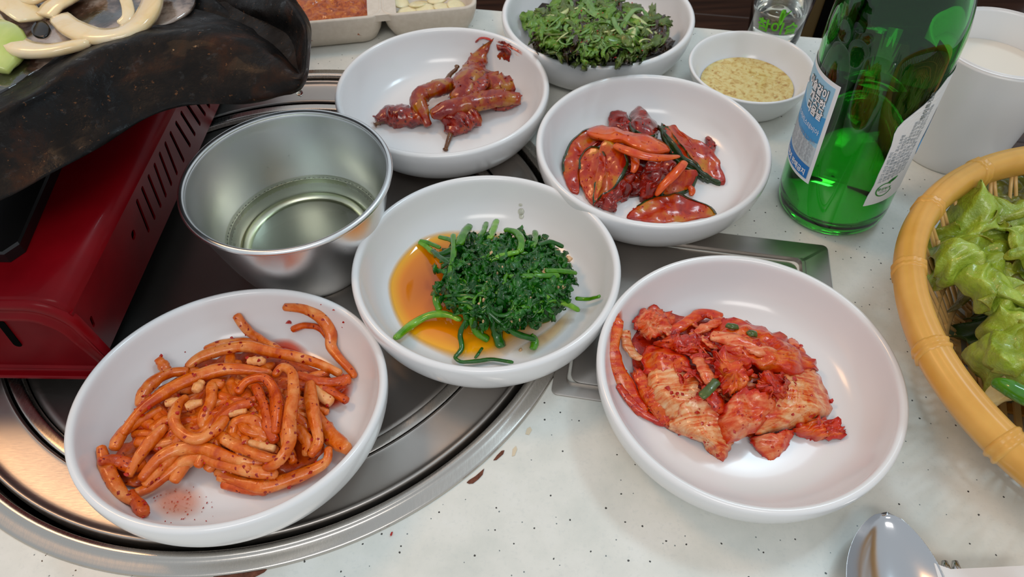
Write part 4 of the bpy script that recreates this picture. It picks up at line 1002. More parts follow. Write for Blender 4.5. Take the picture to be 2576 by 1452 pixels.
RG = [
 ([(680, 625, 8), (700, 555, 9), (765, 490, 9), (840, 458, 9), (920, 452, 9)], 4.6, 'radish'),
 ([(590, 765, 10), (680, 645, 13), (790, 562, 15), (900, 502, 16), (1040, 452, 16), (1150, 440, 16), (1320, 462, 14)], 4.8, 'radish'),
 ([(905, 440, 8), (965, 390, 10), (1080, 348, 11), (1200, 332, 12), (1320, 358, 12), (1450, 385, 11), (1560, 420, 9), (1660, 468, 5)], 4.8, 'radish'),
 ([(990, 345, 5), (1100, 312, 6), (1230, 320, 8), (1350, 370, 9)], 3.6, 'radish'),
 ([(1090, 520, 15), (1035, 520, 16), (1025, 600, 16), (985, 690, 15), (1010, 725, 13)], 4.8, 'radish'),
 ([(1150, 562, 15), (1200, 500, 17), (1285, 488, 18), (1335, 555, 17), (1345, 650, 17), (1335, 760, 15)], 4.6, 'radish_red'),
 ([(1365, 600, 14), (1380, 720, 14), (1395, 830, 13)], 4.4, 'radish'),
 ([(1505, 505, 11), (1512, 600, 12), (1530, 700, 12), (1545, 800, 10), (1500, 865, 9)], 5.0, 'radish'),
 ([(1350, 955, 8), (1220, 935, 9), (1090, 900, 10), (980, 868, 10), (880, 900, 8), (800, 960, 6), (720, 1020, 4), (640, 1055, 3)], 5.0, 'radish'),
 ([(550, 835, 7), (600, 745, 9), (690, 690, 10), (790, 635, 10)], 4.6, 'radish'),
 ([(620, 965, 6), (685, 855, 10), (750, 775, 12), (810, 715, 13)], 4.4, 'radish'),
 ([(680, 985, 7), (765, 885, 11), (860, 832, 12), (970, 822, 13), (1060, 852, 13), (1200, 895, 11), (1310, 895, 9)], 4.8, 'radish'),
 ([(700, 1015, 5), (805, 900, 9), (905, 805, 11)], 4.6, 'radish'),
 ([(1080, 778, 15), (1180, 828, 15), (1280, 868, 14), (1360, 880, 11)], 4.4, 'radish'),
 ([(1225, 600, 17), (1110, 650, 17), (1055, 705, 16), (1010, 780, 14)], 4.6, 'radish_red'),
 ([(1180, 692, 14), (1250, 742, 14), (1300, 785, 12)], 4.2, 'radish'),
 ([(1440, 470, 10), (1540, 502, 9), (1630, 505, 7), (1705, 488, 4)], 4.4, 'radish_red'),
 ([(1500, 520, 8), (1590, 545, 6), (1690, 600, 4)], 4.4, 'radish_red'),
 ([(1060, 570, 14), (1160, 605, 14), (1250, 585, 15)], 4.4, 'radish_red'),
 ([(1430, 720, 10), (1490, 790, 10), (1490, 865, 8)], 4.4, 'radish'),
 ([(1085, 800, 11), (1170, 800, 12), (1240, 810, 12), (1340, 830, 11)], 4.4, 'radish_pale'),
 ([(1240, 520, 16), (1285, 620, 16), (1305, 720, 15), (1340, 800, 13)], 4.2, 'radish_red'),
 ([(1150, 700, 13), (1210, 680, 14), (1290, 690, 14)], 4.4, 'radish'),
 ([(740, 745, 10), (790, 700, 11), (840, 690, 12)], 5.0, 'radish'),
 ([(1080, 995, 2.5), (1180, 1020, 2.5), (1300, 1030, 2.5)], 4.6, 'radish_red'),
 ([(1060, 960, 4), (1180, 990, 4), (1330, 1005, 4)], 4.8, 'radish'),
]
k3 = [([(800, 612), (840, 602), (885, 594)], .9), ([(945, 552), (965, 525), (985, 500)], 1.6), ([(900, 628), (940, 612), (985, 602)], 1.2), ([(1200, 402), (1245, 402), (1290, 406)], 1.2), ([(1105, 660), (1150, 650), (1200, 645)], .9)]
RADV = []
def add_radish(pts, w_, m_, lab, grp=None):
    q = sc(pts, k1, x1, y1); P3 = seg_place(DA, q, .01)
    n_ = 14 + 4 * len(pts); s9 = random.random() * 6
    v, f = strand(P3, w_ * .00112, w_ * .00092, n_, 10, lambda t: (.6 + .4 * sin(pi * t) ** .4) * (1 + .12 * sin(6 * t + s9)), .9, random.uniform(-1.2, 1.2), .13)
    tag(mk('radish_strip', v, f, M[m_]), lab, 'radish', grp); RADV.extend(v); return v
for pts, w_, m_, lab in RS: add_radish(pts, w_, m_, lab)
gl = 'chilli seasoned radish strip tangled in the heap of the front left bowl'; gg = 'radish strips tangled in the heap'
for pts, w_, m_ in RG: add_radish(pts, w_, m_, gl, gg)
for pts, w_ in k3: add_radish([(a, b, 17) for a, b in pts], w_ + 2.2, 'radish_pale', 'short pale radish piece lying on top of the radish heap', 'pale radish pieces on the heap')
hc = (1130, 690)
for k in range(70):
    a = random.random() * 6.28; r = sqrt(random.random()) * .78
    cx_, cy_ = hc[0] + r * cos(a) * 420 , hc[1] + r * sin(a) * 260 - r * cos(a) * 60
    hh = 9.5 * (1 - r * r) + 2; th_ = random.gauss(-.5 if cx_ < 1100 else .9, .7); L = random.uniform(120, 260); cv = random.uniform(-.9, .9)
    pts = []
    for i in range(5):
        t = i / 4 - .5; pts.append((cx_ + cos(th_ + cv * t * 2) * L * 2 * t, cy_ + sin(th_ + cv * t * 2) * L * 2 * t * .75, max(1.8, hh + 2 - abs(t) * 6)))
    add_radish(pts, random.uniform(3.8, 4.8), random.choice(['radish', 'radish', 'radish', 'radish_red']), gl, gg)
for k in range(24):
    a = random.random() * 6.28; r = sqrt(random.random()) * .74; cx_, cy_ = hc[0] + r * cos(a) * 400, hc[1] + r * sin(a) * 240 - r * cos(a) * 60
    hh = 11 * (1 - r * r) + 4; th_ = random.gauss(-.5 if cx_ < 1100 else .8, .5); L = random.uniform(70, 150); cv = random.uniform(-1, 1); pts = []
    for i in range(5):
        t = i / 4 - .5; pts.append((cx_ + cos(th_ + cv * t * 2) * L * 2 * t, cy_ + sin(th_ + cv * t * 2) * L * 1.5 * t, max(2, hh + 1 - abs(t) * 5)))
    add_radish(pts, random.uniform(3.4, 4.6), random.choice(['radish', 'radish', 'radish_red']), gl, gg)
flakes_on(RADV, 260, .00055); flakes_on(RADV, 240, .0010)
for k in range(60):
    x, y = random.gauss(870, 70), random.gauss(1090, 45); flakes_on([DA(x * k1, 700 + y * k1, 0)], 1, .00035, .0002)
for x, y, s_ in ((1405, 213, .0014), (1562, 128, .0007), (1670, 215, .0006), (1662, 240, .0005), (940, 385, .0009), (900, 360, .0004), (912, 1075, .0007), (850, 1035, .0006), (1625, 155, .0009)): flakes_on([DA(x * k1, 700 + y * k1, 0)], 2, s_, .0002)
v, f = join(FLK); tag(mk('chilli_flakes', v, f, M['chilli'], smooth=False), 'dark red chilli flakes stuck to the radish strips', 'chilli flakes', kind='stuff'); FLK.clear()

# ------------------------------------------------------------------ spinach (middle bowl)
k2, x2, y2 = 700 / 1752, 880, 420
puddle('amber_broth', DB, sc([(235, 760), (262, 650), (330, 545), (430, 455), (560, 405), (700, 395), (900, 400), (1150, 420), (1250, 560), (1300, 800), (1290, 980), (1150, 1090), (1000, 1190), (900, 1225), (700, 1228), (520, 1160), (360, 1060), (270, 920)], k2, x2, y2), M['soy'], .0028, 'amber soy broth pooled on the left of the spinach heap', 'broth', 80, 20, deep=(880 + 520 * k2, 420 + 760 * k2), pw=.8)
puddle('pale_broth', DB, sc([(1000, 1180), (1150, 1080), (1290, 980), (1400, 880), (1440, 900), (1380, 1010), (1250, 1130), (1100, 1210)], k2, x2, y2), M['palesoy'], .0006, 'thin pale broth in front of the spinach heap', 'broth')
SPO = [(500, 620), (560, 470), (680, 400), (850, 380), (1000, 400), (1100, 410), (1250, 410), (1380, 530), (1450, 660), (1450, 800), (1380, 930), (1250, 1010), (1080, 1040), (900, 1050), (720, 1000), (580, 940), (500, 830), (490, 720)]
SPO2 = [(970 + (x - 970) * .88, 715 + (y - 715) * .86) for x, y in SPO]
v, f, _, _ = slab(DB, sc(SPO2, k2, x2, y2), .0195, .001, .003, 80, 18, wr=.0034, wf=170)
SPL = [(v, f)]
ccx, ccy = 970, 715
def dome(x, y):
    r2 = ((x - ccx) / 500) ** 2 + ((y - ccy) / 345) ** 2; return max(.001, .0225 * sqrt(max(0, 1 - r2 * .95)))
for k in range(430):
    a = random.random() * 6.28; r = sqrt(random.random()) * .96
    cx_, cy_ = ccx + cos(a) * 470 * r, ccy + sin(a) * 330 * r
    if cx_ < 720 and random.random() < .35: continue
    s_ = random.uniform(22, 66) * (1 if r < .7 else .62); th_ = random.random() * 6.28; asp = random.uniform(.3, .75)
    gx_, gy_ = random.uniform(-1, 1) * .00006, random.uniform(-1, 1) * .00008; h0 = dome(cx_, cy_) + random.uniform(-.001, .0015)
    pol = []
    for i in range(8):
        t = 2 * pi * i / 8; rr_ = s_ * random.uniform(.7, 1.25); ux, uy = cos(t) * rr_, sin(t) * rr_ * asp
        dx, dy = ux * cos(th_) - uy * sin(th_), ux * sin(th_) + uy * cos(th_); pol.append((cx_ + dx, cy_ + dy, max(.0006, dome(cx_ + dx, cy_ + dy) * .5 + h0 * .5 + dx * gx_ + dy * gy_)))
    V, F, _, _ = slab(DB, sc(pol, k2, x2, y2), h0 + .001, 0, .0006, 18, 4, wr=.0022, wf=330, frill=.0006, ffreq=4)
    SPL.append((V, F))
v, f = join(SPL); tag(mk('spinach_leaves', v, f, M['leafdark']), 'crumpled dark green spinach leaves heaped in the middle bowl', 'spinach', kind='stuff')
SS = [
 ([(285, 1080, 1.5), (390, 995, 3), (500, 935, 5), (610, 930, 8), (700, 965, 10)], 4.4, 'stembright', 'thick bright spinach stem reaching left over the amber broth'),
 ([(1150, 740, 20), (1220, 800, 18), (1300, 842, 13), (1375, 868, 9), (1445, 905, 4)], 4.2, 'stembright', 'thick bright spinach stem sloping down the right of the heap'),
 ([(1420, 828, 5), (1500, 832, 4), (1575, 815, 4)], 2.4, 'stemgreen', 'thin spinach stem end sticking out to the right'),
 ([(925, 335, 9), (905, 390, 13), (880, 455, 17)], 4.0, 'stembright', 'upright cut spinach stem at the back of the heap'),
 ([(860, 350, 8), (845, 400, 12), (820, 440, 15)], 3.2, 'stemgreen', 'short spinach stem left of the upright cut stem'),
 ([(975, 395, 13), (1045, 412, 16), (1080, 465, 20), (1070, 540, 21)], 4.0, 'stemgreen', 'arched spinach stem at the top of the heap'),
 ([(1065, 535, 22), (960, 558, 22), (880, 590, 21)], 3.0, 'stembright', 'bright stem crossing below the arched spinach stem'),
 ([(755, 370, 7), (715, 425, 12), (690, 490, 15)], 5.0, 'stemgreen', 'broad spinach stem at the back left of the heap'),
 ([(650, 425, 10), (655, 520, 15), (645, 600, 16), (620, 710, 15)], 3.2, 'stemgreen', 'long spinach stem running down the left of the heap'),
 ([(1165, 405, 8), (1168, 460, 14), (1150, 505, 18)], 3.4, 'stemgreen', 'short upright stem at the back right of the heap'),
 ([(435, 470, 1.5), (480, 500, 3), (530, 545, 6)], 3.2, 'stembright', 'cut stem end poking out at the back left over the broth'),
 ([(440, 462, 2.5), (500, 480, 4), (570, 510, 7)], 2.4, 'stemgreen', 'thin stem lying over the back left cut stem end'),
 ([(545, 760, 9), (545, 845, 9), (565, 905, 7)], 3.8, 'stemgreen', 'vertical spinach stem on the left flank of the heap'),
 ([(765, 940, 14), (800, 1040, 6), (875, 1090, 2.5)], 4.2, 'stemgreen', 'spinach stem pointing to the front of the bowl'),
 ([(655, 1195, 1.5), (700, 1228, 1.5), (800, 1222, 1.5), (900, 1212, 1.5), (1030, 1232, 1.5)], 2.0, 'stemdark', 'thin spinach tendril lying along the front wall of the bowl'),
 ([(835, 1138, 2), (810, 1175, 1.8), (788, 1205, 1.5)], 1.6, 'stemdark', 'short thin tendril standing above the front tendril'),
 ([(735, 960, 11), (695, 1050, 5), (705, 1140, 2), (660, 1200, 1.5)], 2.6, 'stemdark', 'dark limp leaf stem hanging to the front left tendril'),
 ([(905, 960, 12), (930, 1060, 5), (955, 1140, 1.8)], 5.5, 'stemdark', 'dark green leaf tip hanging to the front of the heap'),
 ([(860, 900, 18), (960, 985, 14), (1050, 1050, 8), (1170, 1085, 4)], 3.4, 'stemdark', 'long stem crossing the front of the heap'),
 ([(1135, 1060, 5), (1165, 1100, 2.5), (1150, 1150, 1.5)], 4.0, 'stemgreen', 'broad stem end in the pale broth at the front'),
 ([(645, 760, 16), (720, 850, 17), (820, 918, 16)], 3.2, 'stemgreen', 'left arm of the bent spinach stem on the heap'),
 ([(820, 920, 17), (900, 845, 20), (930, 775, 22), (905, 720, 23)], 2.6, 'stemgreen', 'right arm of the bent spinach stem on the heap'),
 ([(1000, 690, 23), (1110, 688, 23), (1220, 685, 22), (1320, 685, 19)], 3.0, 'stemgreen', 'straight spinach stem across the middle of the heap'),
 ([(1230, 655, 22), (1330, 655, 18), (1428, 668, 12)], 3.2, 'stemgreen', 'spinach stem at the right edge above the straight stem'),
 ([(1185, 492, 17), (1265, 472, 14), (1345, 505, 10)], 2.6, 'stemdark', 'curved dark stem at the back right of the heap'),
 ([(520, 525, 7), (570, 570, 11), (640, 615, 15)], 3.4, 'stemdark', 'dark stem lying diagonally on the upper left of the heap'),
 ([(560, 440, 5), (620, 455, 8), (690, 490, 12)], 3.0, 'stemgreen', 'stem behind the broad back left stem'),
 ([(530, 560, 8), (600, 540, 11), (680, 500, 14)], 3.6, 'stemdark', 'dark rolled leaf stem crossing the upper left'),
]
for pts, w_, m_, lab in SS:
    v, f = strand(seg_place(DB, sc(pts, k2, x2, y2), 0, .0008), w_ * .001, w_ * .0007, 20, 8, lambda t: .85 + .15 * sin(pi * t), .3, random.uniform(-.5, .5), .16)
    tag(mk('spinach_stem', v, f, M[m_]), lab, 'spinach')
for k in range(70):
    a = random.random() * 6.28; r = sqrt(random.random()) * .85; cx_, cy_ = ccx + cos(a) * 440 * r, ccy + sin(a) * 300 * r; th_ = random.random() * 3.14; L = random.uniform(40, 110); cv = random.uniform(-.9, .9)
    pts = []
    for i in range(5):
        t = i / 4 - .5; x, y = cx_ + cos(th_ + cv * t * 2) * L * 2 * t, cy_ + sin(th_ + cv * t * 2) * L * 1.5 * t; pts.append((x, y, dome(x, y) * 1000 + 1.2 - abs(t) * 1.5))
    v, f = strand(seg_place(DB, sc(pts, k2, x2, y2), 0), random.uniform(.0011, .0024), .0013, 16, 6, None, .2, 0, .2)
    tag(mk('spinach_stem', v, f, M[random.choice(['stemdark', 'stemdark', 'stemgreen'])]), 'thin stem woven into the spinach heap', 'spinach', 'thin stems woven into the spinach heap')
for x, y, s_ in ((892, 535, 22), (745, 608, 17), (1375, 575, 22), (1230, 658, 19), (960, 628, 13), (865, 722, 9), (842, 832, 12), (812, 862, 8), (1342, 752, 13), (1313, 755, 9), (1265, 712, 10), (1070, 960, 8), (1075, 1150, 12), (1098, 465, 9), (1138, 822, 9), (838, 968, 8), (1308, 522, 6), (680, 1048, 9), (925, 668, 9), (1020, 970, 7)):
    hh = dome(x, y) + .0018 if (y < 1040) else .0004
    pol = [(x + cos(t) * s_ * random.uniform(.7, 1.2), y + sin(t) * s_ * random.uniform(.7, 1.3)) for t in [i * pi / 3 for i in range(6)]]
    V, F, _, _ = slab(DB, sc(pol, k2, x2, y2), hh + .0012, hh, .0012, 12, 3, wr=.0004, wf=500, sharp=True)
    tag(mk('nut_piece', V, F, M['nut'], smooth=False), 'tiny pale crushed nut piece on the spinach heap', 'nut', 'crushed nut pieces on the spinach')
for x, y, rx, ry in ((1078, 282, 20, 22), (1080, 312, 16, 16), (1075, 240, 12, 10)):
    V, F, _, _ = slab(DB, sc([(x + cos(i * pi / 4) * rx, y + sin(i * pi / 4) * ry) for i in range(8)], k2, x2, y2), .0007, 0, .0001, 20, 4); tag(mk('water_drop', V, F, M['clear_liquid']), 'water drop on the back wall of the spinach bowl', 'drop', 'water drops on the spinach bowl')

# ------------------------------------------------------------------ cabbage kimchi (right bowl)
k4, x4, y4 = 820 / 1654, 1480, 620
def piece(dish, k, ox, oy, name, poly, hm, he, m_, lab, cat, grp=None, th=.0016, wr=.001, wf=150, ridge=0, rdir=0, rfreq=12, frill=0, ffreq=9, jag=.12, seg=56, rings=12, child=None, sharp=False, smooth=True):
    q = [(ox + p[0] * k, oy + p[1] * k, (p[2] if len(p) > 2 else he) / 1000) for p in poly]
    V, F, side, E = slab(dish, q, None if hm is None else hm / 1000, 0, th, seg, rings, wr=wr, wf=wf, ridge=ridge, rdir=rdir, rfreq=rfreq, frill=frill, ffreq=ffreq, jag=jag, sharp=sharp)
    o = mk(name, V, F, M[m_], attr={'edge': E}, smooth=smooth); tag(o, lab, cat, grp)
    if child:
        n = len(V) // 2; r0 = n - seg
        W = []; G = []
        for i in range(seg):
            a, b = V[r0 + i], V[n + r0 + i]; c_ = V[0]; d = (a - c_); d.z = 0; d = d.normalized() * .0006
            W += [a - d * 1.6 + Vector((0, 0, .0004)), a + d + Vector((0, 0, .0001)), b + d]
        for i in range(seg):
            j = (i + 1) % seg
            for t in (0, 1): G.append((i * 3 + t, j * 3 + t, j * 3 + t + 1, i * 3 + t + 1))
        keep = child[1] if len(child) > 1 else None
        if keep: G = [g_ for g_ in G if keep[0] <= (g_[0] // 3) / seg <= keep[1]]
        mk('skin', W, G, M[child[0]], o)
    return V
def K(*a, **kw): return piece(DC, k4, x4, y4, *a, **kw)
v, f, _, _ = slab(DC, sc([(220, 480), (330, 370), (600, 360), (900, 430), (1120, 600), (1180, 800), (1000, 930), (780, 980), (560, 960), (330, 840), (250, 700)], k4, x4, y4), .014, .001, .003, 72, 14, wr=.0028, wf=150)
tag(mk('kimchi_core', v, f, M['kimchi_red']), 'chilli paste and shredded cabbage inside the kimchi heap', 'kimchi', kind='stuff')
KV = []
KV += K('cabbage_leaf', [(640, 400, 16), (760, 370, 14), (900, 410, 12), (1010, 470, 10), (1120, 550, 7), (1168, 625, 5), (1060, 650, 13), (930, 640, 17), (820, 600, 20), (700, 540, 20), (620, 490, 18)], 23, 0, 'kimchi', 'long ribbed cabbage leaf on the back right of the kimchi heap', 'kimchi', ridge=.0012, rdir=1.0, rfreq=17, wr=.0018, th=.002)
KV += K('cabbage_leaf', [(1000, 640, 15), (1100, 610, 10), (1165, 640, 6), (1200, 720, 4), (1235, 800, 3), (1225, 850, 2), (1120, 895, 3), (1000, 930, 5), (870, 950, 8), (850, 900, 12), (900, 800, 17), (960, 720, 18)], 17, 0, 'kimchi_pale', 'pale ribbed cabbage stalk on the right of the kimchi heap', 'kimchi', ridge=.0008, rdir=.15, rfreq=24, wr=.0008, th=.002, jag=.05)
KV += K('cabbage_leaf', [(300, 640, 9), (400, 600, 14), (520, 640, 17), (570, 710, 18), (540, 790, 15), (480, 860, 9), (400, 870, 4), (330, 800, 4), (290, 720, 6)], 16, 0, 'kimchi_pale', 'smooth pale cabbage stalk on the left middle of the heap', 'kimchi', wr=.0014, wf=130, th=.002, jag=.13, ridge=.0007, rdir=.6, rfreq=30)
KV += K('cabbage_leaf', [(480, 790, 15), (560, 760, 18), (650, 830, 17), (720, 900, 14), (735, 1000, 5), (690, 1078, 1), (600, 1030, 1.5), (500, 970, 2), (405, 910, 2.5), (440, 850, 8)], 13, 0, 'kimchi_pale', 'pale cabbage stalk with a pointed orange corner at the front', 'kimchi', wr=.0014, wf=130, th=.0022, jag=.13, ridge=.0007, rdir=.6, rfreq=30)
KV += K('cabbage_leaf', [(700, 800, 20), (790, 705, 24), (880, 745, 23), (975, 805, 17), (920, 870, 14), (850, 940, 11), (760, 985, 7), (690, 990, 6), (655, 930, 10), (665, 860, 16)], 21, 0, 'kimchi_pink', 'folded pink cabbage leaf in the front middle of the heap', 'kimchi', wr=.0018, wf=130, th=.002, jag=.13, ridge=.0008, rdir=1.1, rfreq=26)
KV += K('cabbage_leaf', [(640, 570, 24), (700, 540, 26), (790, 560, 25), (815, 620, 24), (800, 700, 22), (740, 760, 21), (690, 720, 22), (650, 650, 24)], 28, 0, 'kimchi', 'crumpled red cabbage leaf at the very middle of the heap', 'kimchi', wr=.0030, wf=200, frill=.0015, th=.0015, jag=.2)
KV += K('cabbage_leaf', [(840, 680, 21), (920, 640, 21), (1030, 670, 17), (1035, 740, 15), (960, 775, 17), (890, 750, 20)], 24, 0, 'kimchi_red', 'shredded red leaf between the crumpled and ribbed pieces', 'kimchi', wr=.0030, wf=230, frill=.0015, th=.0015, jag=.25)
KV += K('cabbage_leaf', [(225, 400, 5), (260, 340, 5), (330, 308, 4), (400, 325, 5), (440, 370, 7), (430, 440, 10), (340, 470, 11), (260, 450, 8)], 13, 0, 'kimchi_pink', 'curled cabbage leaf at the back left of the heap', 'kimchi', wr=.0028, wf=170, frill=.0012, ridge=.001, rdir=.3, rfreq=30, th=.0016, jag=.12)
KV += K('cabbage_leaf', [(360, 490, 12), (430, 450, 14), (540, 460, 17), (630, 490, 19), (600, 545, 19), (500, 550, 17), (400, 520, 14)], 21, 0, 'kimchi_red', 'dark red cabbage leaf behind the smooth pale stalk', 'kimchi', wr=.0028, wf=190, ridge=.0012, rdir=1.4, rfreq=30, jag=.2)
KV += K('cabbage_leaf', [(270, 520, 8), (340, 505, 11), (440, 530, 16), (520, 590, 19), (480, 650, 17), (380, 650, 13), (290, 620, 9)], 17, 0, 'kimchi', 'red coated cabbage leaf above the smooth pale stalk', 'kimchi', wr=.0022, wf=150, jag=.12)
KV += K('cabbage_leaf', [(815, 985, 3), (900, 960, 7), (1045, 935, 6), (1030, 990, 3), (985, 1050, 1.2), (930, 1075, 1), (870, 1040, 1.5)], 6, 0, 'kimchi_pink', 'small pink cabbage leaf lying at the front of the heap', 'kimchi', wr=.0016, wf=180, th=.0015)
KV += K('cabbage_leaf', [(1045, 930, 5), (1120, 885, 6), (1200, 870, 4), (1280, 900, 2.5), (1310, 950, 1.2), (1215, 990, 1), (1120, 965, 2)], 6, 0, 'kimchi', 'frayed red cabbage tail pointing right off the heap', 'kimchi', wr=.0018, wf=180, ridge=.0012, rdir=1.3, rfreq=30, jag=.3)
KV += K('cabbage_leaf', [(1010, 480, 9), (1050, 470, 5), (1100, 530, 5), (1070, 560, 9)], 10, 0, 'kimchi_pink', 'small pale leaf tip sticking out at the back right', 'kimchi', wr=.001)
KV += K('cabbage_leaf', [(225, 640, 4), (290, 660, 8), (350, 740, 8), (420, 850, 5), (400, 905, 2), (320, 850, 2), (250, 740, 2.5)], 9, 0, 'kimchi', 'red fringed leaf edge along the front left of the heap', 'kimchi', wr=.0022, wf=170, ridge=.001, rdir=.8, rfreq=26, jag=.15)
def kstrip(pts, w_, th_, m_, lab, grp=None):
    v, f = strand(seg_place(DC, sc(pts, k4, x4, y4), 0), w_ / 1000, th_ / 1000, 26, 10, lambda t: .7 + .3 * sin(pi * t) ** .5, .5, random.uniform(-.6, .6), .28)
    tag(mk('cabbage_strip', v, f, M[m_]), lab, 'kimchi', grp); KV.extend(v)
kstrip([(150, 360, 1), (130, 430, 2), (125, 540, 3), (165, 660, 3), (220, 760, 2.5), (290, 850, 2)], 7.5, 2.5, 'kimchi', 'long cabbage strip hugging the left wall of the kimchi bowl')
kstrip([(185, 425, 4), (200, 500, 5), (235, 550, 6), (280, 570, 8)], 5, 2, 'kimchi_pale', 'pale cabbage strip beside the long left strip')
kstrip([(420, 440, 10), (500, 385, 10), (590, 340, 7), (680, 360, 9)], 6, 2.5, 'kimchi', 'cabbage strip along the back edge of the heap')
kstrip([(540, 440, 15), (610, 405, 16), (690, 370, 14)], 4.5, 2.2, 'kimchi_pink', 'striped cabbage strip lying over the back strip')
kstrip([(550, 570, 22), (590, 630, 25), (625, 700, 25)], 6, 2.6, 'kimchi_pink', 'upright pale strip left of the crumpled middle leaf')
kstrip([(620, 450, 21), (750, 480, 23), (880, 530, 22), (960, 560, 19)], 6.5, 2.2, 'kimchi_pink', 'translucent strip on top of the long ribbed leaf')
kstrip([(600, 700, 22), (640, 780, 20), (690, 830, 17)], 6, 2.5, 'kimchi_red', 'red strip under the dark scallion piece')
kstrip([(150, 700, 2), (200, 770, 2), (300, 860, 1.8), (400, 900, 1.8)], 4, 2, 'kimchi_red', 'thin red strip at the front left foot of the heap')
for k in range(80):
    a = random.random() * 6.28; r = sqrt(random.random()) * .82; cx_, cy_ = 680 + cos(a) * 420 * r, 620 + sin(a) * 250 * r + cos(a) * 90 * r
    th_ = random.gauss(.5, .6); L = random.uniform(25, 75); hh = 21 * (1 - r * r) + 3; cv = random.uniform(-.6, .6)
    kstrip([(cx_ + cos(th_ + cv * t) * L * t * 2, cy_ + sin(th_ + cv * t) * L * t * 2, hh - abs(t) * 3) for t in (-.5, -.2, .1, .5)], random.uniform(1.0, 3.0), 1.1, random.choice(['kimchi', 'kimchi_red', 'kimchi_red', 'kimchi_pink']), 'small shred of seasoned cabbage lying on the kimchi heap', 'cabbage shreds on the kimchi heap')
for pts, w_, lab in (([(570, 765, 25), (610, 730, 26), (655, 680, 26)], 4.0, 'green scallion piece on the middle of the kimchi heap'), ([(700, 398, 19), (730, 405, 20), (760, 408, 19)], 3.0, 'dark scallion piece at the back of the kimchi heap'), ([(810, 452, 19), (830, 440, 20), (855, 448, 19)], 3.4, 'curled dark scallion piece right of the other back one')):
    v, f = strand(seg_place(DC, sc(pts, k4, x4, y4), 0, .0015), w_ / 1000, .0015, 14, 8, None, .4); tag(mk('scallion_piece', v, f, M['scallion']), lab, 'scallion')
puddle('chilli_smear', DC, sc([(125, 330), (150, 300), (175, 330), (170, 440), (150, 560), (110, 520), (105, 420)], k4, x4, y4), M['chillioil'], .0005, 'red chilli smear on the upper left wall of the kimchi bowl', 'smear', 40, 8)
flakes_on(KV, 300, .0006); flakes_on(KV, 160, .0011); v, f = join(FLK); tag(mk('chilli_flakes', v, f, M['chilli'], smooth=False), 'red chilli flakes stuck to the kimchi', 'chilli flakes', kind='stuff'); FLK.clear()

# ------------------------------------------------------------------ seasoned cucumber (upper right bowl)
k5, x5, y5 = 600 / 1936, 1350, 190
def C(*a, **kw): return piece(DE, k5, x5, y5, *a, **kw)
v, f, _, _ = slab(DE, sc([(420, 620), (600, 500), (900, 500), (1150, 560), (1280, 760), (1150, 920), (850, 980), (620, 1000), (450, 920), (380, 760)], k5, x5, y5), .009, .001, .003, 56, 12, wr=.0024, wf=180)
tag(mk('chilli_paste', v, f, M['cukered']), 'dark chilli paste under the cucumber slices', 'paste')
SL_ = 'cucumber_slice'; cg = None
CV = []
CV += C(SL_, [(600, 300, 3), (715, 288, 3), (745, 340, 5), (770, 420, 8), (740, 460, 9), (660, 430, 8), (590, 395, 5)], 9, 0, 'cukered', 'cucumber slice at the back left, tilted up behind the heap', 'cucumber', th=.003, wr=.0012, jag=.08)
CV += C(SL_, [(765, 300, 4), (830, 255, 3), (900, 290, 4), (950, 350, 6), (1000, 435, 8), (950, 475, 12), (870, 480, 14), (790, 440, 12), (755, 360, 8)], 16, 0, 'cukered', 'rounded cucumber wedge standing at the back of the heap', 'cucumber', th=.004, wr=.0014, child=('skin', (.5, .95)), jag=.06)
CV += C(SL_, [(215, 780, 2.5), (225, 660, 5), (290, 520, 8), (400, 440, 9), (520, 430, 11), (540, 520, 13), (440, 580, 11), (360, 680, 8), (330, 800, 5), (345, 940, 2), (270, 920, 1.6)], None, 0, 'cuke', 'long curved cucumber slice on the far left of the heap', 'cucumber', th=.003, wr=.0008, child=('skin', (.0, .42)), jag=.04)
CV += C(SL_, [(345, 760, 8), (350, 670, 10), (400, 600, 12), (500, 585, 15), (560, 700, 15), (530, 860, 10), (470, 1030, 3), (400, 960, 3), (360, 860, 5)], None, 0, 'cuke', 'half round cucumber slice in front of the far left one', 'cucumber', th=.003, wr=.0008, child=('skin', (.0, .40)), jag=.04)
CV += C(SL_, [(515, 590, 17), (560, 530, 19), (640, 560, 19), (715, 620, 18), (730, 740, 15), (650, 880, 9), (560, 950, 5), (470, 1020, 3.5), (470, 880, 8), (500, 740, 14)], None, 0, 'cuke', 'orange leaf-shaped cucumber slice in the left middle of the heap', 'cucumber', th=.004, wr=.0009, child=('skin', (.25, .8)), jag=.04)
CV += C(SL_, [(640, 880, 8), (740, 780, 11), (790, 850, 9), (760, 960, 4), (640, 1020, 2), (635, 1110, 1.5), (540, 1080, 1.5), (480, 1030, 2)], 8, 0, 'cukered', 'dark sauce-covered cucumber end at the front left', 'cucumber', th=.003, wr=.0022, wf=220, jag=.1)
CV += C(SL_, [(870, 760, 10), (960, 680, 13), (1110, 690, 13), (1100, 790, 11), (1000, 900, 7), (900, 1000, 3), (830, 960, 4), (840, 850, 8)], 13, 0, 'cukered', 'red sauce-covered cucumber piece in the middle of the heap', 'cucumber', th=.003, wr=.0020, wf=200, jag=.1)
CV += C(SL_, [(1050, 900, 7), (1140, 800, 10), (1250, 760, 10), (1310, 800, 7), (1270, 890, 3), (1150, 950, 2), (1020, 970, 3)], None, 0, 'cuke', 'cucumber slice low on the right behind the carrot strip', 'cucumber', th=.004, wr=.001, child=('skin', (.45, .95)), jag=.04)
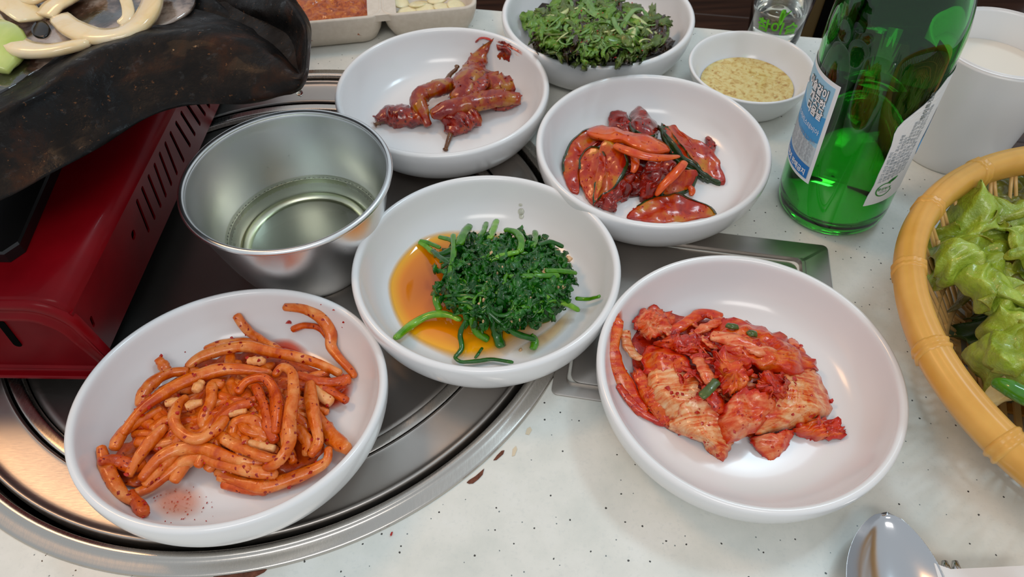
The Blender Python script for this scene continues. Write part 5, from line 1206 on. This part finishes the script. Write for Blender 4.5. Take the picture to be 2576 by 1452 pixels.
CV += C(SL_, [(1030, 440, 13), (1110, 400, 10), (1180, 440, 11), (1260, 500, 10), (1350, 530, 9), (1460, 650, 6), (1500, 760, 4), (1540, 862, 2), (1430, 830, 4), (1300, 740, 9), (1180, 640, 13), (1090, 540, 15)], None, 0, 'cuke', 'large pointed cucumber slice leaning on the right of the heap', 'cucumber', th=.0045, wr=.001, child=('skin', (.62, 1)), jag=.05)
CV += C(SL_, [(1010, 430, 12), (1060, 415, 12), (1180, 560, 14), (1300, 720, 10), (1430, 850, 2.5), (1340, 810, 4), (1200, 740, 9), (1080, 600, 13)], None, 0, 'skin', 'dark green cucumber edge under the large pointed slice', 'cucumber', th=.004, wr=.001)
CV += C(SL_, [(1360, 520, 4), (1400, 495, 4), (1448, 555, 3), (1430, 640, 3), (1380, 600, 5)], 6, 0, 'cukered', 'small cucumber corner behind the large pointed slice', 'cucumber', th=.003)
CV += C(SL_, [(735, 1145, 1), (840, 1045, 2), (930, 1000, 3), (1060, 970, 3.5), (1180, 970, 3.5), (1310, 1025, 2.5), (1455, 1112, 1), (1300, 1160, .8), (1050, 1188, .8), (850, 1175, .8)], None, 0, 'cuke', 'wide orange cucumber slice lying flat at the front of the bowl', 'cucumber', th=.003, wr=.0009, child=('skin', (.08, .6)), jag=.04)
CV += C('onion_piece', [(400, 455, 13), (520, 398, 13), (640, 420, 16), (760, 450, 18), (900, 480, 18), (1040, 540, 16), (1070, 600, 16), (960, 620, 19), (840, 590, 21), (700, 530, 21), (560, 515, 19)], 22, 0, 'carrot', 'broad orange onion slice lying across the back of the heap', 'onion', th=.003, wr=.0009, jag=.03)
for pts, w_, lab in (([(630, 565, 20), (740, 610, 23), (880, 655, 23), (1020, 668, 21), (1160, 655, 17)], 6.0, 'pointed carrot strip lying across the middle of the heap'), ([(1205, 700, 15), (1130, 790, 15), (1040, 880, 12), (965, 975, 6)], 5.5, 'bright carrot strip slanting down to the front'), ([(790, 640, 17), (800, 720, 16), (780, 790, 13)], 5, 'short carrot strip under the pointed one'), ([(1240, 900, 4), (1262, 935, 3), (1250, 975, 2)], 4.0, 'carrot strip end showing above the flat front slice')):
    v, f = strand(seg_place(DE, sc(pts, k5, x5, y5), 0), w_ / 1000, w_ / 1700, 24, 8, lambda t: .45 + .55 * sin(pi * min(1, .12 + t * .95)) ** .6, .8, .2, .08)
    tag(mk('carrot_strip', v, f, M['carrot']), lab, 'carrot'); CV += v
flakes_on(CV, 160, .0008); v, f = join(FLK); tag(mk('chilli_flakes', v, f, M['chilli']), 'wet chilli flakes stuck to the cucumber slices', 'chilli flakes', kind='stuff'); FLK.clear()
puddle('chilli_smear', DE, sc([(200, 700), (260, 560), (380, 430), (480, 390), (460, 440), (320, 560), (240, 720), (230, 860), (205, 800)], k5, x5, y5), M['smear'], .0004, 'thin orange stain along the back left of the cucumber slices', 'smear', 40, 6)

# ------------------------------------------------------------------ chilli peppers (back bowl)
k6, x6, y6 = 1 / 3, 800, 0
def blobby(pts, ws): 
    return lambda t: ws[min(len(ws) - 1, int(t * (len(ws) - 1)))] * (1 - (t * (len(ws) - 1)) % 1) + ws[min(len(ws) - 1, int(t * (len(ws) - 1)) + 1)] * ((t * (len(ws) - 1)) % 1)
PP = [
 ([(440, 915, 3), (510, 880, 4), (600, 870, 5), (700, 885, 5), (790, 870, 6)], [.4, .9, 1.1, 1, .8], 11, 9, 'pepperred', 'red sauced pepper pointing to the left edge of the heap', [(500, 905, 4), (460, 925, 3), (425, 945, 2)]),
 ([(850, 870, 9), (960, 825, 11), (1100, 780, 12), (1250, 755, 11), (1400, 735, 9), (1532, 742, 6)], [.55, .9, 1, 1.05, .95, .55], 10.5, 8, 'pepper', 'long pepper lying across the middle to the right', None),
 ([(1240, 790, 4), (1360, 800, 3), (1480, 790, 3), (1530, 770, 4)], [.5, .8, .7, .3], 6, 4, 'pepperred', 'red underside pepper strip below the long pepper', None),
 ([(1190, 860, 6), (1100, 900, 6), (1040, 940, 5), (1000, 1010, 3.5)], [.9, 1.25, 1.1, .4], 12, 8, 'pepperred', 'dark red pepper with its stem pointing to the front', [(1005, 1000, 3.5), (985, 1060, 2), (960, 1135, 1)]),
 ([(1340, 272, 1), (1280, 340, 3), (1225, 420, 5), (1185, 510, 9), (1150, 600, 13), (1080, 700, 13), (1010, 740, 10)], [.15, .42, .65, .95, 1.25, 1.2, .6], 13, 8, 'pepper', 'tall pointed pepper rising up the back wall of the bowl', None),
 ([(1190, 480, 9), (1210, 590, 13), (1180, 680, 14), (1130, 740, 12)], [.5, 1, 1.1, .7], 11, 6, 'pepperred', 'crimson sauce-covered pepper fold at the centre of the heap', None),
 ([(835, 955, 4), (800, 880, 8), (760, 780, 11), (780, 715, 12), (860, 680, 12), (960, 650, 10), (1000, 625, 8)], [.4, .65, .8, .9, 1, .95, .7], 9.5, 8, 'pepper', 'hooked pepper with a curling stem left of the centre', [(975, 600, 9), (1000, 560, 9), (1040, 525, 9), (1050, 498, 9)]),
 ([(1250, 560, 9), (1310, 615, 11), (1390, 640, 10), (1465, 640, 7)], [.6, 1, 1.1, .95], 11, 6, 'pepper', 'short cut pepper piece at the right of the heap', None),
]
PV = []
for pts, ws, w_, th_, m_, lab, stem in PP:
    v, f = strand(seg_place(DD, sc(pts, k6, x6, y6), 0), w_ / 760, th_ / 800, 40, 14, blobby(pts, ws), .35, random.uniform(-.4, .4), .30)
    o = mk('chilli_pepper', v, f, M[m_]); tag(o, lab, 'pepper'); PV += v
    if stem:
        v, f = strand(seg_place(DD, sc(stem, k6, x6, y6), 0), .0028, .0026, 16, 8, lambda t: 1.3 - .5 * t + (.5 if t > .9 else 0), .2, 0, .1); mk('stem', v, f, M['pstem'], o)
flakes_on(PV, 140, .0009); v, f = join(FLK); tag(mk('chilli_flakes', v, f, M['pepperred']), 'sticky chilli flakes on the seasoned peppers', 'chilli flakes', kind='stuff'); FLK.clear()
V = piece(DD, k6, x6, y6, 'pepper_leaf', [(1348, 325), (1400, 312), (1435, 325), (1465, 345), (1455, 400), (1445, 455), (1415, 445), (1355, 440), (1352, 380)], 1.8, .4, 'pepperred', 'dark red pepper scrap stuck to the bowl wall right of the tall pepper', 'pepper', th=.001, wr=.0008, wf=300)
puddle('chilli_smear', DD, sc([(1340, 300), (1400, 300), (1480, 350), (1545, 390), (1540, 425), (1500, 420), (1480, 380), (1450, 370), (1360, 330)], k6, x6, y6), M['chillioil'], .0003, 'orange chilli streak beside the dark red pepper scrap', 'smear', 36, 6)
v, f = strand(seg_place(DD, sc([(1195, 335), (1205, 300), (1250, 285), (1300, 300), (1320, 310)], k6, x6, y6), .0004), .0022, .0008, 18, 8, None, .2); tag(mk('chilli_smear', v, f, M['chilli']), 'thin curved chilli streak left of the tall pepper tip', 'smear')

# ------------------------------------------------------------------ dressed salad (far bowl)
k7, x7, y7 = 860 / 2576, 1240, 0
SO_ = [(215, 110), (330, 20), (520, -60), (800, -110), (1000, -40), (1150, 80), (1320, 190), (1405, 290), (1380, 380), (1230, 450), (1000, 495), (800, 500), (560, 470), (400, 430), (290, 370), (240, 270)]
SO_ = [(800 + (x - 800) * .86, 200 + (y - 200) * .84) for x, y in SO_]
v, f, _, _ = slab(DF, sc(SO_, k7, x7, y7), .017, .001, .003, 64, 14, wr=.004, wf=120); tag(mk('salad_core', v, f, M['saladdark']), 'dark tangled leaves inside the salad heap', 'salad', kind='stuff')
def sdome(x, y):
    r2 = ((x - 800) / 640) ** 2 + ((y - 200) / 340) ** 2; return max(.001, .025 * sqrt(max(0, 1 - r2 * .95)))
def SL2(pol, hm, m_, lab, grp=None, **kw):
    q = []
    for p in pol:
        x, y, h = x7 + p[0] * k7, y7 + p[1] * k7, p[2] / 1000
        for _ in range(12):
            l_ = DF.fr.l(DF(x, y, h))
            if sqrt(l_.x ** 2 + l_.y ** 2) < (.054 if l_.y < 0 else .058): break
            x += (1505 - x) * .07; y += (60 - y) * .07
        q.append((x, y, h))
    V, F, _, E = slab(DF, q, hm / 1000, 0, .0006, kw.get('seg', 28), kw.get('rings', 6), wr=kw.get('wr', .0018), wf=kw.get('wf', 190), frill=kw.get('frill', .001), ffreq=kw.get('ffreq', 6), jag=kw.get('jag', .25))
    tag(mk('salad_leaf', V, F, M[m_], attr={'edge': E}), lab, 'salad', grp); return V
AV = []
for k in range(175):
    a = random.random() * 6.28; r = sqrt(random.random()); cx_, cy_ = 800 + cos(a) * 560 * r, 215 + sin(a) * 270 * r
    if cy_ < -90: continue
    l_ = DF.fr.l(DF(x7 + cx_ * k7, y7 + cy_ * k7, .008)); 
    if sqrt(l_.x ** 2 + l_.y ** 2) > .047: continue
    left = cx_ < 560; m_ = random.choice(['salad', 'salad', 'salad2', 'saladdark'] if left else ['salad2', 'salad', 'saladdark', 'salad2', 'onionleaf'])
    if cx_ > 1180 and cy_ > 150: m_ = random.choice(['saladdark', 'saladdark', 'salad2'])
    s_ = random.uniform(50, 135); asp = random.uniform(.14, .42); th_ = random.gauss(-.5, .8); h0 = sdome(cx_, cy_) * 1000 + random.uniform(-1, 2.5)
    pol = []
    for i in range(8):
        t = 2 * pi * i / 8; rr_ = s_ * random.uniform(.75, 1.2); ux, uy = cos(t) * rr_, sin(t) * rr_ * asp; dx, dy = ux * cos(th_) - uy * sin(th_), ux * sin(th_) + uy * cos(th_)
        pol.append((cx_ + dx, cy_ + dy, max(.8, .5 * h0 + 500 * sdome(cx_ + dx, cy_ + dy) + random.uniform(-.8, .8))))
    AV += SL2(pol, h0 + 1, m_, {'salad': 'fresh green torn leaf in the dressed salad heap', 'salad2': 'olive green torn leaf in the dressed salad heap', 'saladdark': 'dark red-brown torn leaf in the dressed salad heap', 'onionleaf': 'grey green onion leaf shred in the dressed salad heap'}[m_], {'salad': 'green leaves of the salad', 'salad2': 'olive leaves of the salad', 'saladdark': 'red-brown leaves of the salad', 'onionleaf': 'onion leaf shreds of the salad'}[m_])
AV += SL2([(205, 120, 4), (260, 90, 7), (330, 100, 10), (370, 160, 12), (300, 210, 9), (230, 210, 5)], 10, 'salad', 'frilly bright leaf at the far left of the salad', frill=.002, ffreq=9)
AV += SL2([(580, 80, 22), (700, 20, 22), (740, 100, 25), (690, 200, 25), (620, 260, 24), (590, 180, 24)], 27, 'salad', 'bright yellow-green leaf on top of the salad', frill=.002, ffreq=8)
AV += SL2([(1210, 330, 8), (1300, 290, 8), (1400, 300, 3), (1390, 370, 2), (1300, 400, 4), (1220, 400, 6)], 10, 'saladdark', 'glossy dark red leaf at the right end of the salad', frill=.002, ffreq=8)
for pts, w_, m_, lab in [
 ([(830, 505, 2), (870, 400, 10), (930, 270, 20), (1000, 150, 25), (1060, 78, 25), (1120, 70, 23), (1155, 110, 20), (1160, 150, 18)], 3.6, 'onionleaf', 'long bent green onion strip lying over the salad front'),
 ([(905, 130, 26), (930, 200, 27), (985, 270, 25), (1050, 330, 20)], 3.4, 'onionleaf', 'green onion strip crossing the long bent one'),
 ([(1030, 100, 24), (1130, 170, 22), (1210, 235, 18), (1285, 285, 12)], 4.2, 'saladpale', 'pale stalk sloping down the right of the salad'),
 ([(330, 400, 3), (360, 310, 10), (430, 250, 16), (520, 200, 22)], 2.6, 'onionleaf', 'curved green stem on the left of the salad'),
 ([(470, 425, 5), (590, 400, 12), (700, 370, 16), (800, 350, 19)], 2.6, 'salad', 'green stem low at the front left of the salad'),
 ([(400, 190, 17), (480, 170, 20), (570, 140, 24)], 2.4, 'saladpale', 'pale stalk at the upper left of the salad'),
 ([(690, 290, 24), (760, 270, 25), (830, 290, 24)], 2.6, 'onionleaf', 'short green stem in the middle of the salad'),
 ([(600, 130, 25), (660, 60, 24), (700, 0, 22)], 3.0, 'salad', 'upright green stem at the back of the salad'),
 ([(960, 440, 7), (1000, 430, 8), (1040, 420, 9)], 2.6, 'saladpale', 'tiny pale stalk at the lower right of the salad'),
 ([(1180, 160, 18), (1210, 130, 17), (1235, 105, 14)], 3.2, 'saladdark', 'dark leaf tip standing at the back right of the salad'),
 ([(480, 60, 20), (560, 40, 22), (620, 100, 25)], 3.0, 'salad2', 'olive stem at the back left of the salad'),
 ([(1110, 470, 3), (1140, 400, 8), (1160, 340, 12)], 2.4, 'salad2', 'thin olive stem at the right front of the salad')]:
    v, f = strand(seg_place(DF, sc(pts, k7, x7, y7), 0, .001), w_ / 1000, .0012, 26, 8, None, .6, random.uniform(-.4, .4), .15); tag(mk('salad_strip', v, f, M[m_]), lab, 'salad')
for k in range(46):
    a = random.random() * 6.28; r = sqrt(random.random()) * .8; cx_, cy_ = 800 + cos(a) * 520 * r, 200 + sin(a) * 230 * r; th_ = random.gauss(-.6, .7); L = random.uniform(50, 130); cv = random.uniform(-.8, .8)
    pts = []
    for i in range(6):
        t = i / 5 - .5; x, y = cx_ + cos(th_ + cv * t * 2) * L * 2 * t, cy_ + sin(th_ + cv * t * 2) * L * 1.4 * t; pts.append((x, min(y, 455 if x < 1150 else 400), sdome(x, y) * 1000 + 2.5 - abs(t) * 2.5))
    m_ = random.choice(['onionleaf', 'salad', 'salad2', 'saladpale', 'salad2'])
    v, f = strand(seg_place(DF, sc(pts, k7, x7, y7), 0), random.uniform(.0014, .0032), .0009, 18, 6, lambda t: .5 + .5 * sin(pi * t) ** .5, .6, random.uniform(-1, 1), .15)
    nm = {'onionleaf': 'grey green', 'salad': 'bright green', 'salad2': 'olive green', 'saladpale': 'pale'}[m_]
    tag(mk('salad_strip', v, f, M[m_]), 'thin ' + nm + ' strip tangled in the dressed salad', 'salad', 'thin ' + nm + ' strips in the salad')
flakes_on(AV, 110, .0006, .0006); v, f = join(FLK); tag(mk('chilli_flakes', v, f, M['chilli']), 'red chilli flakes sprinkled on the green salad', 'chilli flakes', kind='stuff'); FLK.clear()

# ------------------------------------------------------------------ basket of lettuce
bz = .0535; bkc = Vector((.2745, .1648, 0)); bkR = .1075
bk = empty('lettuce_basket', bkc); tag(bk, 'round honey-coloured plastic basket with open lattice sides', 'basket')
def bpt(a, r, z): return Vector((bkc.x + r * cos(a), bkc.y + r * sin(a), z))
RP = [(-.0062, -.0060), (-.0066, 0), (-.0048, .0042), (-.0022, .0052), (-.0014, .0048), (-.0004, .0054), (.0018, .0044), (.0026, .0036), (.0036, .0036), (.0052, .0008), (.0056, -.0034), (.0046, -.0058), (.0032, -.0084), (-.0040, -.0095)]
joints = []
for x, y in ((2318, 492), (2282, 655), (2352, 862), (2455, 398), (2547, 1104)):
    p_ = P(x, y, bz + .004); joints.append(atan2(p_.y - bkc.y, p_.x - bkc.x) % (2 * pi))
N = 180; V = []; F = []; m = len(RP)
for i in range(N):
    a = 2 * pi * i / N
    for r, z in RP: V.append(bpt(a, bkR + r, bz + z))
for i in range(N):
    j = (i + 1) % N
    for k in range(m): l_ = (k + 1) % m; F.append((i * m + k, j * m + k, j * m + l_, i * m + l_))
mk('rim', V, F, M['basket'], bk)
ja = sorted(joints + [(joints[0] + pi * .75 + q) % (2 * pi) for q in (.0, .45, .9, 1.35, 1.8)])
for a0 in ja:
    V = []; F = []; prof_ = [(-.026, .0), (-.020, .0009), (-.012, .0010), (-.004, .0003), (.004, .0003), (.012, .0010), (.020, .0009), (.026, .0)]
    for da, up_ in prof_:
        for r, z in RP: V.append(bpt(a0 + da, bkR + r * (1 + up_ * 130), bz + z * (1 + up_ * 130)))
    for i in range(len(prof_) - 1):
        for k in range(m): l_ = (k + 1) % m; F.append((i * m + k, (i + 1) * m + k, (i + 1) * m + l_, i * m + l_))
    mk('rim_joint', V, F, M['basket'], bk)
rb0 = bkR - .0035; rb1 = .070
NR = 104
for i in range(NR):
    a = 2 * pi * i / NR; sl = .02 if i % 2 else -.02
    pts = [bpt(a + sl, rb0, bz - .008), bpt(a + sl * .3, rb0 - .012, bz * .55), bpt(a, rb0 - .024, bz * .28), bpt(a - sl * .4, rb1 + .004, .0065), bpt(a - sl * .4, rb1 - .004, .0035)]
    v, f = tube(pts, .00095, 8, 6); mk('rib', v, f, M['basket_in'], bk)
    if i % 4 == 0:
        v, f = tube([bpt(a - .03, rb0 - .008, bz * .70), bpt(a + .035, rb0 - .0145, bz * .48), bpt(a + .09, rb0 - .022, bz * .30)], .0010, 6, 6); mk('cross_strut', v, f, M['basket_in'], bk)
for r, z, t_ in ((rb0 - .0218, bz * .33, .0011), (rb1 + .003, .006, .0016), (rb1 - .012, .003, .0012)):
    v, f = tube([bpt(2 * pi * i / 90, r, z) for i in range(90)], t_, 90, 6, True); mk('hoop', v, f, M['basket_in'], bk)
for i in range(27):
    x = -.078 + i * .006; h_ = sqrt(max(0, rb1 ** 2 - x * x)); dx = Vector((cos(-.35), sin(-.35), 0)); dy = Vector((-dx.y, dx.x, 0))
    if h_ < .008: continue
    v, f = box(x - .0013, x + .0013, -h_, h_, .0022, .0040, 0, ax=(dx, dy, Vector((0, 0, 1))), o=bkc); mk('bottom_slat', v, f, M['basket_in'], bk, smooth=False)
for i in range(7):
    y = -.066 + i * .022; h_ = sqrt(rb1 ** 2 - y * y)
    v, f = box(-h_, h_, y - .0024, y + .0024, .0006, .0022, 0, ax=(dx, dy, Vector((0, 0, 1))), o=bkc); mk('bottom_strap', v, f, M['basket'], bk, smooth=False)
LT = lambda x, y, h: P(x, y, .012 + h)
def lettuce(pol, hm, m_, lab, th=.0006, fr_=.0055, ff=22, jag=.05, wr=.002, wf=85, seg=260, rings=36, name='lettuce_leaf', cat='lettuce'):
    V, F, _, E = slab(LT, [(p[0], p[1], p[2] / 1000) for p in pol], hm / 1000, 0, th, seg, rings, wr=wr, wf=wf, frill=0, jag=.0)
    W_ = []; sd_ = random.random() * 3
    for p, e in zip(V, E):
        z0 = Vector((p.x, p.y, 0))
        z0 += Vector((sd_, 0, 0))
        dz = .012 * noise.noise(z0 * 40) * (.5 + e) + .0085 * noise.noise(z0 * 95 + Vector((3, 0, 0))) * (.5 + .7 * e ** 3) + .0038 * noise.noise(z0 * 210) * (.5 + e ** 3)
        dx = .009 * noise.noise(z0 * 80 + Vector((0, 5, 0))) * (.3 + e ** 2) + .004 * noise.noise(z0 * 190) * e ** 4
        dy = .009 * noise.noise(z0 * 80 + Vector((0, 0, 9))) * (.3 + e ** 2) + .004 * noise.noise(z0 * 190 + Vector((8, 0, 0))) * e ** 4
        W_.append(p + Vector((dx, dy, dz)))
    V = W_
    tag(mk(name, V, F, M[m_], attr={'edge': E}), lab, cat)
lettuce([(2500, 700, 4), (2700, 600, 6), (2800, 900, 6), (2640, 1080, 5), (2520, 980, 3), (2450, 860, 2)], 10, 'perilla', 'dark green leaf at the bottom of the basket', fr_=.001)
lettuce([(2562, 1035, 18), (2620, 1010, 20), (2700, 1060, 22), (2720, 1150, 22), (2640, 1130, 20), (2585, 1090, 18)], 26, 'perilla', 'dark green leaf below the green chilli in the basket', fr_=.001)
lettuce([(2470, 500, 16), (2500, 460, 18), (2600, 430, 20), (2720, 450, 22), (2740, 580, 24), (2620, 600, 24), (2540, 560, 22)], 26, 'lettucebrown', 'bronze-green lettuce leaf at the back of the basket', ff=20)
lettuce([(2380, 640, 10), (2480, 560, 18), (2640, 520, 24), (2740, 640, 26), (2720, 800, 26), (2600, 860, 22), (2480, 800, 16), (2410, 740, 10)], 30, 'lettucebrown', 'bronze-edged lettuce leaf beneath the large green leaf', ff=22)
lettuce([(2308, 640, 14), (2350, 585, 20), (2395, 545, 22), (2455, 505, 24), (2540, 515, 28), (2640, 560, 30), (2660, 700, 32), (2600, 780, 30), (2500, 800, 26), (2440, 790, 22), (2390, 760, 17), (2345, 705, 14)], 34, 'lettuce', 'large bright frilly lettuce leaf on the left of the basket')
lettuce([(2500, 560, 32), (2600, 540, 34), (2720, 600, 36), (2700, 700, 38), (2590, 690, 36), (2520, 640, 34)], 42, 'lettuce', 'small frilly leaf lying on the large bright leaf', ff=18)
lettuce([(2445, 900, 10), (2470, 820, 20), (2520, 760, 28), (2600, 740, 32), (2720, 800, 34), (2740, 960, 32), (2620, 1000, 26), (2520, 970, 14), (2460, 955, 10)], 33, 'lettuce', 'bright frilly lettuce leaf in the front of the basket', ff=20)
lettuce([(2330, 640, 18), (2370, 590, 24), (2440, 590, 28), (2470, 660, 30), (2420, 720, 26), (2360, 710, 20)], 33, 'lettuce', 'small curled lettuce leaf at the left tip of the heap')
lettuce([(2390, 560, 26), (2440, 505, 28), (2520, 500, 30), (2560, 560, 34), (2500, 610, 34), (2430, 610, 30)], 36, 'lettuce', 'lettuce frill along the back left of the heap')
lettuce([(2480, 700, 30), (2560, 660, 36), (2640, 700, 38), (2620, 780, 36), (2540, 790, 32)], 40, 'lettuce', 'lettuce fold in the middle of the basket heap')
lettuce([(2455, 880, 18), (2500, 820, 26), (2570, 830, 32), (2590, 910, 32), (2540, 960, 24), (2480, 940, 18)], 33, 'lettuce', 'small lettuce fold over the front lettuce leaf')
lettuce([(2478, 1010, 12), (2520, 965, 16), (2590, 955, 20), (2640, 1000, 20), (2580, 1040, 16), (2510, 1040, 12)], 19, 'lettucebase', 'pale cut rib of lettuce beside the green chilli', fr_=.001, jag=.08)
v, f = strand([P(2500, 962, .040), P(2530, 972, .043), P(2580, 998, .044), P(2680, 1050, .044)], .0072, .0072, 30, 14, lambda t: .55 + .45 * min(1, t * 4), .1, 0, .06)
tag(mk('green_chilli', v, f, M['greenchilli']), 'glossy green chilli pepper on the lettuce in the basket', 'pepper')

# ------------------------------------------------------------------ spoon, chopsticks, paper sleeve
zsp = .0125
tip = P(2232, 1288, zsp); lft = P(2140, 1440, zsp); rgt = P(2352, 1400, zsp)
ax1 = (P(2262, 1500, zsp) - tip); ax1.z = 0; ax1.normalize(); ax2 = Vector((-ax1.y, ax1.x, 0))
hw = .0188; LS = .058
V = []; F = []; NU, NVv = 30, 22
def spo(u, v_):
    # egg-shaped bowl: u 0..1 from tip to neck, v -1..1 across
    wdt = max(1e-5, hw * (sin(pi * u * .9) ** .56))
    e_ = (1 - v_ * v_) * sin(pi * u) ** .5
    return wdt * v_, e_
for s_ in (0, 1):
    for i in range(NU + 1):
        u = i / NU
        for j in range(NVv + 1):
            v_ = sin(pi / 2 * (2 * j / NVv - 1)); x, e_ = spo(u, v_)
            V.append(Vector((tip.x, tip.y, 0)) + ax1 * (u * LS) + ax2 * x + Vector((0, 0, zsp - .0082 * e_ - s_ * .0009 + .002 * u * u)))
n_ = (NU + 1) * (NVv + 1)
for i in range(NU):
    for j in range(NVv):
        q = (i * (NVv + 1) + j, i * (NVv + 1) + j + 1, (i + 1) * (NVv + 1) + j + 1, (i + 1) * (NVv + 1) + j); F += [q, tuple(k + n_ for k in reversed(q))]
bd = [j for j in range(NVv + 1)] + [i * (NVv + 1) + NVv for i in range(1, NU + 1)] + [NU * (NVv + 1) + j for j in range(NVv - 1, -1, -1)] + [i * (NVv + 1) for i in range(NU - 1, 0, -1)]
for i in range(len(bd)): a, b = bd[i], bd[(i + 1) % len(bd)]; F.append((a, a + n_, b + n_, b))
spn = empty('spoon', Vector((tip.x, tip.y, 0)) + ax1 * .03); tag(spn, 'polished steel spoon lying bowl up at the lower right corner', 'spoon')
mk('spoon_bowl', V, F, M['spoonsteel'], spn)
v, f = strand([Vector((tip.x, tip.y, zsp)) + ax1 * (LS - .005) + Vector((0, 0, .0012)), Vector((tip.x, tip.y, zsp)) + ax1 * (LS + .03), Vector((tip.x, tip.y, zsp)) + ax1 * (LS + .13)], .007, .0022, 20, 8, None, .6, 0, 0); mk('handle', v, f, M['spoonsteel'], spn)
cz = .0075
c0 = P(2376, 1412, cz); c1 = P(2402, 1412, cz); cdir = ax1
for c, lab in ((c0, 'steel chopstick end nearer the spoon'), (c1, 'steel chopstick end further right of the spoon')):
    v, f = strand([c, c + cdir * .05, c + cdir * .15], .0042, .0042, 24, 10, lambda t: .8 + .2 * min(1, t * 12), .4, 0, 0); tag(mk('chopstick', v, f, M['spoonsteel']), lab, 'chopstick')
pts = [(2350, 1417), (2392, 1432), (2480, 1428), (2600, 1422), (2640, 1600), (2400, 1600)]
A_ = [P(x, y, .0122) for x, y in pts]; n = len(A_)
mk_ = mk('paper_sleeve', A_ + [p_ - Vector((0, 0, .0004)) for p_ in A_] , [tuple(range(n)), tuple(range(2 * n - 1, n - 1, -1))] + [(i, i + n, (i + 1) % n + n, (i + 1) % n) for i in range(n)], M['napkin'], smooth=False)
tag(mk_, 'white paper sleeve wrapped over the chopsticks at the bottom right', 'paper')

for o in bpy.data.objects:
    if '_w' in o: del o['_w']
